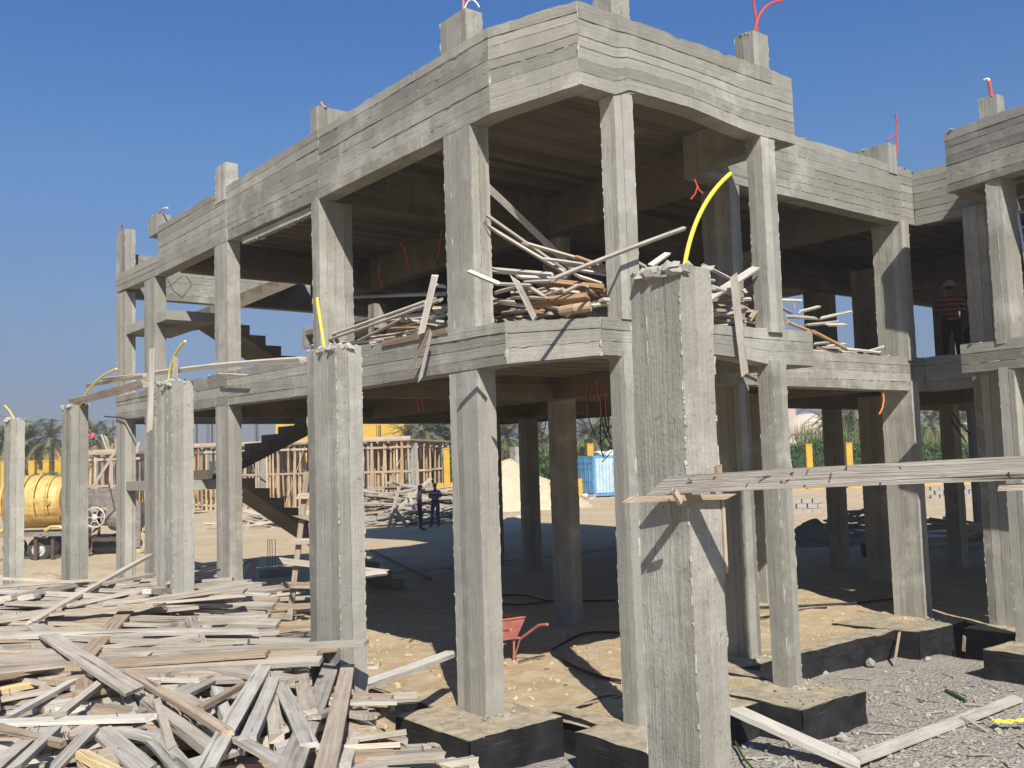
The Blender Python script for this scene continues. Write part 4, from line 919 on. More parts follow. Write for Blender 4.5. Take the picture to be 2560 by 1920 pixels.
# ---- ladder behind the chipped-top column
LD = empty('wooden_ladder', onz(728, 1540, .1), 'crude wooden ladder of nailed battens standing behind the chipped-top column', 'ladder')
def ladder_part(p, q, w, t, name): 
    o = lay(p, q, w*.8, t, 'wood_tan', 0, flat=-FW, name=name); o.parent = LD; o.location -= LD.location
ld = 10.2
ladder_part(at(768, 1180, ld), at(724, 1548, ld), .07, .04, 'rail'); ladder_part(at(905, 1140, ld), at(880, 1530, ld), .07, .04, 'rail')
for (x1, y1, x2, y2) in ((742, 1240, 900, 1238), (752, 1296, 890, 1290), (722, 1354, 885, 1350), (703, 1402, 962, 1431), (700, 1462, 880, 1466)): ladder_part(at(x1, y1, ld-.06), at(x2, y2, ld-.06), .075, .03, 'rung')
seg_board(lambda x, y: at(x, y, 9.2), 884, 1441, 962, 1431, 14, 1, 'w', 'stub of a pale batten poking out right of the chipped-top column', None)
# a few boards on the sand beside the ladder
for (x1, y1, x2, y2, z) in ((610, 1465, 640, 1400, .7), (540, 1440, 630, 1400, .6), (560, 1500, 760, 1480, .35), (640, 1520, 770, 1515, .2), (600, 1555, 760, 1548, .4), (470, 1430, 560, 1410, .6)):
    tag(lay(onz(x1, y1, z), onz(x2, y2, z+.05), R.uniform(.08, .14), .03, R.choice(('wood', 'wood_tan')), R.gauss(0, .15)), 'loose board on the sand between the heap and the ladder', 'board', 'loose boards by the ladder')
# planks in the right-hand yard
tag(lay(onz(1838, 1775, .02), onz(2150, 1915, -.30), .20, .05, 'wood', 0), 'broad plank sloping down from the pad to the gravel beside the nearest column', 'board')
tag(lay(onz(2140, 1898, -.27), onz(2545, 1745, -.30), .14, .04, 'wood', .1), 'long grey board lying on the gravel at lower right', 'board')
tag(lay(onz(2237, 1655, -.3), onz(2249, 1582, .0), .03, .025, 'wood_tan', 0), 'thin stake leaning against the black ground beam', 'stake')
tag(lay(onz(2409, 1628, -.3), onz(2411, 1590, -.1), .035, .025, 'wood_tan', 0), 'short stake in the dark gap beside the right-hand pad', 'stake')

# ================================================================== YARD: rubble, cables, small things
mb = MB()
for q in range(2200):
    px, py = R.uniform(1380, 2600), 1640+290*R.random()**.8
    c = onz(px, py, -.34)
    if (c.y > 7.25 and c.x < 12.4) or (8.2 < c.x < 9.35 and c.y > 5.98) or (c.x < 7.2 and 6 < c.y) or (c.x > 12.0 and c.y > 4.9): continue
    r = R.choice((.006, .008, .008, .010, .010, .012, .014, .022)); mb.blob((c.x, c.y, ground_h(c.x, c.y)+r*.4), r*R.uniform(.8, 1.6), 1, 1.2, .7, R.random(), .5)
for q in range(260):
    x, y = R.uniform(3.9, 6.3), R.uniform(5.2, 8.4); 
    if x > 5.2 and y > 7.35: continue
    r = R.choice((.01, .015, .02, .03)); mb.blob((x, y, ground_h(x, y)+r*.4), r, 1, 1.2, .7, R.random(), .5)
for q in range(240):                                   # crumbs on the pads and the sand
    x, y = R.choice(((R.uniform(5.3, 6.3), R.uniform(7.45, 8.5)), (R.uniform(8.3, 9.3), R.uniform(6.0, 6.9)), (R.uniform(12.7, 13.8), R.uniform(7.3, 7.85)), (R.uniform(6.2, 12), R.uniform(8, 12))))
    r = R.choice((.006, .009, .014)); mb.blob((x, y, .008+r*.3), r, 1, 1.2, .7, R.random(), .5)
tag(mb.build('rubble', M['stone']), 'grey gravel and mortar crumbs strewn over the yard', 'rubble', kind='stuff')
mb = MB()
for q in range(600):
    x, y = (R.uniform(5.9, 9.5), R.uniform(7.9, 13)) if R.random() < .7 else (R.uniform(9.4, 14.5), R.uniform(7.95, 11))
    r = R.choice((.006, .008, .012, .018, .028)); mb.blob((x, y, -.012+.042*nz(x*.9, y*.9, 2)+.021*nz(x*3, y*3, 5)+r*.35), r, 1.2, 1, .7, .2, .5)
for q in range(420):
    x, y = R.uniform(3.6, 5.6), R.uniform(6.5, 12); r = R.choice((.01, .015, .025, .04)); mb.blob((x, y, ground_h(x, y)+r*.3), r, 1.2, 1, .7, .2, .5)
tag(mb.build('sand_clods', plain('sand_clod', (.46, .355, .225), .97, var=.2, scale=9)), 'sandy clods and crumbs on the earth floor', 'clods', kind='stuff')
mb = MB()
for q in range(85):
    px, py = R.uniform(1850, 2600), 1650+270*R.random(); c = onz(px, py, -.33)
    if (c.y > 7.25 and c.x < 12.4) or (8.1 < c.x < 9.4 and c.y > 5.9) or (c.x > 12.0 and c.y > 4.9): continue
    a = R.uniform(0, PI); L = R.uniform(.06, .35); z = ground_h(c.x, c.y)+.015; d = V(math.cos(a)*L, math.sin(a)*L, R.gauss(0, .03))
    mb.box(V(c.x, c.y, z), d, V(-math.sin(a)*.018, math.cos(a)*.018, 0), V(0, 0, .01), R.random())
tag(mb.build('wood_splinters', M['wood_tan']), 'thin wood splinters scattered over the gravel yard', 'splinters', kind='stuff')
def stone(px, py, z, r, lab):
    mb = MB(); p = onz(px, py, z); mb.blob(p+V(0, 0, r*.4), r, 1.2, 1, .75, .6, .5); tag(mb.build('stone', M['stone'], None, p), lab, 'stone', 'loose stones in the yard')
for px, py, r, lab in ((2175, 1664, .075, 'largest pale stone on the gravel below the black ground beam'), (2105, 1852, .06, 'pale stone by the lower end of the sloping plank'), (2065, 1688, .045, 'pale stone at the foot of the ground beam near the slim column'), (2320, 1650, .05, 'stone in front of the right-hand pad corner'), (1909, 1498, .06, 'white stone at the foot of the rear column')):
    stone(px, py, -.34 if py > 1600 else 0, r, lab)
def strand(pts, r, mat, label, cat='cable', name='cable', z=.02):
    q = []
    P = [onz(x, y, z) for x, y in pts]
    for i in range(len(P)-1):
        p0, p1, p2, p3 = P[max(0, i-1)], P[i], P[i+1], P[min(len(P)-1, i+2)]
        q += bez(p1, p1+(p2-p0)/6, p2-(p3-p1)/6, p2, 6)[:-1]
    q.append(P[-1]); mb = MB(); mb.smooth = True; mb.tube(q, r, 7); o = mb.build(name, M[mat], None, P[0]); return tag(o, label, cat)
Z7 = lambda l: [(800+x*K, 1245+y*K) for x, y in l]
Z8b = lambda l: [(1660+x*K, 1245+y*K) for x, y in l]
strand(Z7([(1880, 830), (1640, 830), (1460, 912), (1428, 945), (1500, 1005), (1690, 1088), (1890, 1132)]), .018, 'black', 'thick black hose looping over the sunlit sand by the wheelbarrow')
strand(Z7([(1090, 598), (1270, 600), (1420, 632), (1810, 630)]), .016, 'black', 'black cable on the shaded floor, farther of the two strands')
strand(Z7([(1090, 648), (1200, 655), (1300, 650), (1440, 632)]), .014, 'black', 'black cable on the shaded floor, nearer of the two strands')
strand(Z7([(1220, 1006), (1290, 985), (1380, 968)]), .01, 'steel', 'thin bent wire on the sand beside the wheelbarrow')
strand(Z8b([(560, 672), (860, 662), (1000, 655), (1180, 645), (1430, 618)]), .02, 'black', 'dark hose crossing the lit sand behind the slim column')
strand(Z8b([(560, 740), (700, 718), (860, 686), (1000, 672)]), .016, 'black', 'second dark hose joining the first behind the slim column')
strand(Z7([(310, 322), (500, 410), (680, 500)]), .035, 'steel', 'long dark pole lying on the shaded floor', 'pole', 'steel_pole', .06)
strand([(2365, 1726), (2390, 1738), (2415, 1752)], .02, 'hedge', 'scrap of dark green netting on the gravel', 'netting', 'netting_scrap', -.31)
strand([(1838, 1855), (1860, 1895), (1885, 1925)], .012, 'hedge', 'dark green cord beside the nearest column base', 'cord', 'cord', -.3)
# yellow rag
mb = MB(); c0 = onz(2530, 1812, -.3); n = 12
for i in range(n):
    for j in range(6):
        def rp(a, b): x, y = (a/n-.5)*.34, (b/6-.5)*.13; p = c0+Hr*x+Hf*y; return V(p.x, p.y, -.3+.05*abs(nz(a*.6, b*.8, 3))+.03*nz(a*1.3, b*1.1, 8)+.03)
        mb.face([rp(i, j), rp(i+1, j), rp(i+1, j+1), rp(i, j+1)])
mb.smooth = True; tag(mb.build('yellow_rag', M['yellow_rag'], None, c0), 'crumpled bright yellow cloth on the gravel at the right edge', 'rag')
# starter bars in the shade
RB = empty('starter_bars', onz(682, 1425, 0), 'four thin reinforcing bars standing from a low block in the stair shade', 'rebar')
for k in range(4):
    p = onz(670+k*6, 1428, .05); mb = MB(); mb.tube([p, p+V(R.gauss(0, .01), R.gauss(0, .01), .75)], .008, 5); mb.build('bar', M['steel'], RB)
mb = MB(); p = onz(676, 1440, 0); mb.box(p+V(-.4, -.3, -.02), V(.8, 0, 0), V(0, .6, 0), V(0, 0, .2), .5); mb.build('block', M['conc_col'], RB)
# bucket
p = onz(2168, 1393, 0); mb = MB(); mb.lathe(p, (0, 0, 1), [(.0, .0), (.11, .0), (.15, .30), (.16, .30), (.14, .28), (.1, .03)], 16); tag(mb.build('bucket', M['black'], None, p), 'black bucket on the shaded floor under the right-hand wing', 'bucket')
# metal ladder on the first floor
ML = empty('metal_ladder', onx(2566, 700, 13.3), 'grey metal ladder leaning upstairs at the right edge', 'ladder')
def mpart(p, q, r, name): m_ = MB(); m_.tube([p, q], r, 8); m_.build(name, M['alu'], ML)
def lq(px, py): return onx(px, py, 13.3)
mpart(lq(2526, 440), lq(2570, 680), .03, 'rail'); mpart(lq(2600, 420), lq(2650, 660), .03, 'rail')
for k in range(7): f_ = k/6.5+.08; mpart(lq(2526+44*f_, 440+240*f_), lq(2600+50*f_, 420+240*f_), .02, 'rung')

# ---- wheelbarrow
WB = onz(1248, 1660, 0); WBE = empty('wheelbarrow', (WB.x, WB.y, 0), 'faded red metal wheelbarrow on the sand behind the middle column', 'wheelbarrow')
ax = (Hr*.55-Hf*.83).normalized(); sd = (Hf*.55+Hr*.83).normalized()               # handles point right of the picture
def wq(a, b, z): return V(WB.x, WB.y, 0)+ax*a+sd*b+V(0, 0, z)
mb = MB(); lo = [(-.46, -.17), (.02, -.17), (.02, .25), (-.46, .25)]; hi = [(-.58, -.26), (.12, -.26), (.12, .34), (-.58, .34)]
for i in range(4):
    j = (i+1) % 4; mb.face([wq(*lo[i], .28), wq(*lo[j], .28), wq(*hi[j], .55), wq(*hi[i], .55)]); mb.face([wq(lo[i][0]*.97, lo[i][1]*.95, .29), wq(hi[i][0]*.98, hi[i][1]*.96, .55), wq(hi[j][0]*.98, hi[j][1]*.96, .55), wq(lo[j][0]*.97, lo[j][1]*.95, .29)])
    mb.tube([wq(*hi[i], .55), wq(*hi[j], .55)], .01, 6)
mb.face([wq(*q_, .28) for q_ in lo]); mb.build('tray', M['barrow'], WBE)
for s_ in (-.19, .27):
    mb = MB(); mb.smooth = True; mb.tube([wq(-.72, .04+(s_-.04)*.15, .2), wq(-.45, s_*.8, .25), wq(.1, s_, .29), wq(.45, s_*1.1, .49), wq(.62, s_*1.15, .52)], .017, 8); mb.build('handle', M['barrow'], WBE)
    mb = MB(); mb.tube([wq(-.02, s_*.9, .28), wq(-.06, s_*.95, .0)], .014, 6); mb.tube([wq(.1, s_*.95, .29), wq(-.06, s_*.95, .01)], .01, 6); mb.build('leg', M['barrow'], WBE)
mb = MB(); mb.smooth = True; mb.lathe(wq(-.72, .0, .19), sd, [(.10, 0), (.17, .0), (.19, .03), (.19, .06), (.17, .09), (.10, .09)], 20); w_ = mb.build('wheel', M['tyre'], WBE)

# ================================================================== PEOPLE
def human(name, loc, yaw, pose, mats, label, scale=1.0):
    """pose: dict of joint -> (x right, y forward, z up) metres; body grown with a Skin modifier as one mesh"""
    J = dict(pelvis=(0, 0, .95), waist=(0, .01, 1.08), chest=(0, .02, 1.28), neck=(0, .0, 1.47), head0=(0, .02, 1.55), head1=(0, .03, 1.64), head2=(0, .02, 1.71),
             shL=(-.17, .0, 1.40), shR=(.17, .0, 1.40), elL=(-.24, -.03, 1.13), elR=(.24, -.03, 1.13), wrL=(-.25, .05, .89), wrR=(.25, .05, .89), haL=(-.25, .08, .80), haR=(.25, .08, .80),
             hipL=(-.10, 0, .90), hipR=(.10, 0, .90), knL=(-.11, .03, .50), knR=(.11, .03, .50), anL=(-.12, -.01, .09), anR=(.12, -.01, .09), toL=(-.14, .17, .035), toR=(.14, .17, .035))
    J.update(pose)
    rad_ = dict(pelvis=(.155, .11), waist=(.14, .10), chest=(.165, .11), neck=(.052, .055), head0=(.065, .085), head1=(.078, .10), head2=(.06, .075), shL=(.065, .07), shR=(.065, .07), elL=(.044, .046), elR=(.044, .046),
                wrL=(.03, .026), wrR=(.03, .026), haL=(.036, .02), haR=(.036, .02), hipL=(.09, .10), hipR=(.09, .10), knL=(.062, .066), knR=(.062, .066), anL=(.042, .05), anR=(.042, .05), toL=(.045, .032), toR=(.045, .032))
    E_ = [('pelvis', 'waist'), ('waist', 'chest'), ('chest', 'neck'), ('neck', 'head0'), ('head0', 'head1'), ('head1', 'head2'), ('chest', 'shL'), ('chest', 'shR'), ('shL', 'elL'), ('elL', 'wrL'), ('wrL', 'haL'), ('shR', 'elR'), ('elR', 'wrR'), ('wrR', 'haR'),
          ('pelvis', 'hipL'), ('pelvis', 'hipR'), ('hipL', 'knL'), ('knL', 'anL'), ('anL', 'toL'), ('hipR', 'knR'), ('knR', 'anR'), ('anR', 'toR')]
    names = list(J); me_ = bpy.data.meshes.new('tmp'); vv = [Vector(J[n]) for n in names]; ee = [(names.index(a), names.index(b)) for a, b in E_]; rr = [rad_[n] for n in names]
    # fingers: four and a thumb, each a short bent chain rooted in the palm
    for s_ in 'LR':
        h, w = Vector(J['ha'+s_]), Vector(J['wr'+s_]); d = (h-w).normalized(); sx = d.cross(V(0, 1, 0)); sx = sx.normalized() if sx.length > .2 else V(1, 0, 0); nrm_ = d.cross(sx).normalized(); hi_ = names.index('ha'+s_)
        for k, (off, ln) in enumerate(((-.027, .065), (-.009, .078), (.009, .073), (.027, .058), (-.045, .05))):
            a = len(vv); p1 = h+sx*off*1.0+d*(.03 if k < 4 else -.01); p2 = p1+d*ln*.5+nrm_*.008*(1 if k < 4 else 2)+(sx*-.02 if k == 4 else V(0, 0, 0)); p3 = p2+d*ln*.45+nrm_*.02
            vv += [p1, p2, p3]; ee += [(hi_, a), (a, a+1), (a+1, a+2)]; rr += [(.010, .010), (.009, .009), (.007, .007)]
    me_.from_pydata(vv, ee, []); ob = bpy.data.objects.new('tmp', me_); COL.objects.link(ob)
    md = ob.modifiers.new('s', 'SKIN'); md.use_smooth_shade = True
    if not me_.skin_vertices: 
        bpy.context.view_layer.objects.active = ob
    sv = me_.skin_vertices[0].data
    for i, r_ in enumerate(rr): sv[i].radius = r_; sv[i].use_root = (i == names.index('pelvis'))
    ss_ = ob.modifiers.new('u', 'SUBSURF'); ss_.levels = 2; ss_.render_levels = 2
    dg = bpy.context.evaluated_depsgraph_get(); em = bpy.data.meshes.new_from_object(ob.evaluated_get(dg)); bpy.data.objects.remove(ob)
    em.name = 'person_body'
    for m_ in mats: em.materials.append(m_)
    def seg_d(p, a, b): ab = b-a; t = max(0, min(1, (p-a).dot(ab)/ab.length_squared)); return (p-a-ab*t).length
    zone = {}
    for a, b in E_:
        if b.startswith('head') or b == 'head0' or a.startswith('head'): zone[a, b] = 2
        elif a == 'chest' and b == 'neck': zone[a, b] = 0
        elif b[:2] in ('wr', 'ha'): zone[a, b] = 2
        elif b[:3] in ('hip',) or b[:2] in ('kn', 'an'): zone[a, b] = 1
        elif b[:2] == 'to': zone[a, b] = 3
        else: zone[a, b] = 0
    for p in em.polygons:
        c = p.center; best = min(E_, key=lambda e: seg_d(c, Vector(J[e[0]]), Vector(J[e[1]]))); zn = zone[best]
        if zn == 0 and c.z < J['pelvis'][2]+.03 and abs(c.x) < .2: zn = 1
        if zn == 2 and best[0].startswith('head') and (c.z > J['head1'][2]+.035 or (c.y < J['head1'][1]-.035 and c.z > J['head0'][2]+.02)): zn = 4
        if best[0] == 'neck' and c.z > J['neck'][2]+.015: zn = 2
        p.material_index = zn; p.use_smooth = True
    root = empty('person', loc, label, 'person'); 
    o = bpy.data.objects.new('body', em); COL.objects.link(o); o.parent = root
    # face: nose, ears, eyes, mouth
    def bit(nm, c, r, sx, sy, sz, mi):
        m_ = MB(); m_.smooth = True; m_.blob(c, r, sx, sy, sz, .5, .05); x = m_.build(nm, mats[mi]); x.parent = root
    hx, hy, hz = J['head1']; f0 = Vector((hx, hy, hz-.015))
    bit('nose', f0+V(0, .098, -.01), .016, .8, 1.1, 1.5, 2)
    for s_ in (-1, 1): bit('ear', f0+V(s_*.08, -.005, 0), .026, .4, .8, 1.2, 2); bit('eye', f0+V(s_*.032, .088, .025), .011, 1.2, .6, .8, 4)
    bit('mouth', f0+V(0, .088, -.055), .02, 1.4, .4, .35, 5)
    root.rotation_euler = (0, 0, yaw); root.scale = (scale,)*3
    return root, J
def stripes(name, base, line, n, frac, off=0):
    m, nt, b = newmat(name); g = NT(nt); sx = g.n('ShaderNodeSeparateXYZ'); tc = g.n('ShaderNodeTexCoord'); g.l(tc.outputs['Object'], sx.inputs[0])
    f = g.math('FRACT', g.math('ADD', g.math('MULTIPLY', sx.outputs[2], n), off)); f = g.math('LESS_THAN', f, frac); g.l(g.mix(f, base, line), b.inputs['Base Color']); b.inputs['Roughness'].default_value = .85; return m
SK = plain('skin', (.20, .105, .06), .55, var=.06); HAIR = plain('black_hair', (.012, .01, .009), .6); LIP = plain('lip', (.14, .055, .04), .5); SHOE = plain('dark_shoe', (.03, .026, .022), .6)
def yaw_to(vx, vy): return math.atan2(vy, vx)-PI/2        # body faces +Y locally
p1 = onz(1050, 1327, 0); human('person', p1, yaw_to(Hr.x, Hr.y), dict(head1=(0, .05, 1.63), head2=(0, .05, 1.70), knL=(-.1, .05, .5), anR=(.11, .06, .09), toR=(.13, .25, .035), elL=(-.22, -.06, 1.14), wrL=(-.2, .12, 1.0), haL=(-.17, .2, 1.0), elR=(.22, -.05, 1.13), wrR=(.2, .14, 1.02), haR=(.16, .22, 1.03)),
    [plain('beige_shirt', (.52, .43, .32), .85, var=.1), plain('black_trousers', (.018, .017, .018), .85), SK, SHOE, HAIR, LIP], 'person in a beige shirt and black trousers standing in profile, facing right')
p2 = onz(1090, 1319, 0); human('person', p2, yaw_to(-Hf.x-.35*Hr.x, -Hf.y-.35*Hr.y), dict(elL=(-.25, .02, 1.17), wrL=(-.04, .2, 1.19), haL=(.06, .21, 1.21), elR=(.25, .02, 1.16), wrR=(.03, .22, 1.14), haR=(-.07, .22, 1.14), knR=(.13, .05, .5), anR=(.15, .03, .09), toR=(.2, .2, .035)),
    [stripes('navy_striped_shirt', (.018, .025, .06), (.30, .36, .48), 4.2, .26, .5), plain('blue_jeans', (.035, .06, .14), .85), SK, SHOE, HAIR, LIP], 'person in a navy shirt with pale stripes and jeans, arms folded')
p3 = at(2378, 790, 18.5); root3, J3 = human('person', V(p3.x, p3.y, F1+.01), yaw_to(Hf.x+.2*Hr.x, Hf.y+.2*Hr.y), dict(elR=(.25, .04, 1.15), wrR=(.2, .2, 1.0), haR=(.16, .27, .98), knL=(-.12, .06, .5), elL=(-.24, .05, 1.15), wrL=(-.2, .22, 1.05), haL=(-.16, .29, 1.06)),
    [stripes('red_striped_shirt', (.22, .03, .036), (.34, .28, .28), 11, .28), plain('navy_trousers', (.012, .014, .025), .85), SK, SHOE, HAIR, LIP], 'person upstairs seen from behind in a red striped shirt and white cap')
mb = MB(); mb.smooth = True; hx, hy, hz = J3['head1']; mb.lathe((hx, hy-.005, hz+.005), (0, 0, 1), [(.098, -.01), (.105, .02), (.095, .07), (.06, .11), (.0, .12)], 20)
for q in range(10): a = PI*.15+PI*.7*q/10; a2 = PI*.15+PI*.7*(q+1)/10; mb.face([V(hx+.1*math.cos(a), hy+.1*math.sin(a), hz+.015), V(hx+.1*math.cos(a)*1.15, hy+.19*math.sin(a), hz), V(hx+.1*math.cos(a2)*1.15, hy+.19*math.sin(a2), hz), V(hx+.1*math.cos(a2), hy+.1*math.sin(a2), hz+.015)])
cp = mb.build('cap', plain('dimmed_cap', (.40, .39, .37), .8)); cp.parent = root3  # white cap, its colour dimmed like the shirt for the shade upstairs
p4 = at(2425, 800, 19.3); human('person', V(p4.x, p4.y, F1+.01), yaw_to(Hf.x-.4*Hr.x, Hf.y-.4*Hr.y), dict(), [plain('grey_shirt', (.12, .115, .10), .85), plain('dark_trousers', (.02, .02, .022), .85), SK, SHOE, HAIR, LIP], 'person in dull grey upstairs, half hidden right of the one in red stripes', .93)

# ================================================================== MACHINES ON THE LEFT
def mixer():
    c = onz(100, 1398, 0); c.z = ground_h(c.x, c.y)*.3
    E_ = empty('concrete_mixer', c, 'dusty orange ribbed concrete mixer drum on a frame with wheel, between the leftmost columns', 'mixer')
    q = lambda a, b, z: c+Hr*a+Hf*b+V(0, 0, z)
    mb = MB(); mb.smooth = False; o0 = q(-1.25, 0, 1.72)
    mb.lathe(o0, Hr, [(.30, 0), (.34, .02), (.62, .42), (.70, .55), (.74, .66), (.64, .68), (.64, .74), (.75, .76), (.765, 1.0), (.65, 1.02), (.65, 1.08), (.765, 1.10), (.765, 1.34), (.65, 1.36), (.65, 1.42), (.75, 1.44), (.73, 1.70), (.62, 1.72), (.62, 1.78), (.71, 1.80), (.66, 2.0), (.60, 2.08), (.0, 2.1)], 36); mb.build('drum', M['orange_metal'], E_)
    for hx_ in (.42, .71, 1.05, 1.39, 1.75):
        rr = .70 if hx_ in (.42, 1.75) else .765
        mb = MB(); mb.lathe(o0+Hr*hx_, Hr, [(rr-.1, -.03), (rr+.035, -.03), (rr+.035, .03), (rr-.1, .03)], 36); mb.build('drum_band', M['orange_metal'], E_)
    for a, z in ((-.12, .0), (.24, .05), (.55, .02)):
        mb = MB(); mb.lathe(q(a, -.725, 1.68+z), -Hf, [(.085, 0), (.085, .03), (.05, .035), (.05, .0), (.0, .0)], 14); mb.lathe(q(a, -.725, 1.68+z), -Hf, [(.03, 0), (.03, .05), (.0, .05)], 8); mb.build('bolt_flange', M['orange_metal'], E_)
    mb = MB()
    for k in range(15):
        a0, a1 = PI*1.18+PI*.64*k/15, PI*1.18+PI*.64*(k+1)/15
        P = lambda a, x, r: q(x, math.cos(a)*r, 1.72+math.sin(a)*r)
        mb.face([P(a0, -.75, .80), P(a1, -.75, .80), P(a1, .85, .80), P(a0, .85, .80)])
    mb.build('cradle', M['orange_metal'], E_)
    for s_ in (-.6, .7): mb = MB(); mb.tube([q(s_-.3, -.55, .86), q(s_-.12, -.55, .97), q(s_+.12, -.55, .97), q(s_+.3, -.55, .86)], .05, 6); mb.build('saddle', M['orange_metal'], E_)
    mb = MB()
    for b in (-.55, .55): mb.box(q(-1.5, b-.05, .70), Hr*2.7, Hf*.1, V(0, 0, .13))
    for a in (-1.3, -.2, .9): mb.box(q(a, -.5, .71), Hf*1.0, Hr*.09, V(0, 0, .10))
    mb.build('frame', M['grey_metal'], E_)
    for a, b in ((.05, -.5), (-.2, .5), (.55, -.5), (1.0, .5), (1.05, -.52)): mb = MB(); mb.box(q(a, b, -.1), V(0, 0, .82), Hr*.10, Hf*.08); mb.build('leg', M['steel'], E_)
    for a, b in ((.1, .62), (-1.1, .62), (.1, -.3)):
        mb = MB(); mb.smooth = True; mb.lathe(q(a, b, .30), Hf, [(.2, 0), (.33, .0), (.36, .04), (.36, .14), (.33, .18), (.2, .18)], 24); w = mb.build('wheel', M['tyre'], E_)
        mb = MB(); mb.lathe(q(a, b-.01, .30), Hf, [(.0, .03), (.07, .0), (.14, .06), (.2, .0), (.21, .19), (.0, .17)], 20); r_ = mb.build('rim', M['rim'], w); r_.location = -(E_.location+w.location)
    return E_
mixer()
def mill():
    c = onz(262, 1385, 0); E_ = empty('site_engine', c, 'dark dusty engine mixer with a spoked flywheel and hopper behind the facade corner', 'machine')
    q = lambda a, b, z: c+Hr*a+Hf*b+V(0, 0, z)
    mb = MB(); lo = [(-.45, -.3), (.55, -.3), (.55, .5), (-.45, .5)]; hi = [(-.55, -.35), (.75, -.35), (.75, .6), (-.55, .6)]
    for i in range(4): j = (i+1) % 4; mb.face([q(*lo[i], 1.45), q(*lo[j], 1.45), q(*hi[j], 2.0), q(*hi[i], 2.0)])
    mb.face([q(*p, 1.46) for p in lo]); mb.build('hopper', M['grey_metal'], E_)
    mb = MB(); mb.lathe(q(.2, .0, 1.15), Hr, [(.0, 0), (.42, .02), (.5, .3), (.5, .75), (.4, .95), (.0, .96)], 20); mb.build('drum', M['grey_metal'], E_)
    mb = MB(); mb.smooth = True
    ring = [q(-.1+.30*math.cos(2*PI*k/28), -.5, 1.15+.30*math.sin(2*PI*k/28)) for k in range(29)]; mb.tube(ring, .025, 6, caps=False)
    for k in range(6): a = 2*PI*k/6; mb.tube([q(-.1, -.5, 1.15), q(-.1+.3*math.cos(a), -.5, 1.15+.3*math.sin(a))], .018, 5)
    mb.lathe(q(-.1, -.46, 1.15), -Hf, [(.09, 0), (.09, .07), (.05, .09), (.0, .09)], 14); mb.build('flywheel', M['rim'], E_)
    mb = MB()
    for a, b in ((-.4, -.25), (-.4, .4), (.9, -.25), (.9, .4)): mb.box(q(a, b, .35), V(0, 0, 1.2), Hr*.07, Hf*.07)
    mb.box(q(-.5, -.3, .42), Hr*1.8, Hf*.08, V(0, 0, .1)); mb.box(q(-.5, .4, .42), Hr*1.8, Hf*.08, V(0, 0, .1)); mb.tube([q(-.2, -.4, .7), q(.5, -.45, 1.35), q(.25, -.4, 2.3)], .035, 6); mb.build('frame', M['steel'], E_)
    for a, b in ((-.5, -.35), (1.15, -.35), (1.15, .5)):
        mb = MB(); mb.smooth = True; mb.lathe(q(a, b, .33), Hr if a < 0 else Hf, [(.15, 0), (.31, .0), (.34, .04), (.34, .12), (.31, .16), (.15, .16)], 22); mb.build('wheel', plain('dusty_tyre', (.40, .33, .2), .9), E_)
    mb = MB(); mb.box(q(.75, -.4, .2), V(0, 0, 1.4), Hr*.5, Hf*.06); mb.build('guard', M['grey_metal'], E_)
mill()
p = onz(245, 1384, 0)+V(0, 0, .30); mb = MB(); mb.lathe(p-Hr*.12, Hr, [(.27, 0), (.30, 0), (.30, .3), (.315, .31), (.30, .33), (.30, .62), (.315, .63), (.30, .65), (.29, .9), (.0, .9)], 26)
mb.lathe(p-Hr*.11, Hr, [(.27, -.01), (.26, .5), (.0, .5)], 26); tag(mb.build('oil_barrel', plain('black_drum_paint', (.03, .032, .036), .55, .2, .5, 5), None, p), 'black oil barrel lying on its side on the sand', 'barrel')

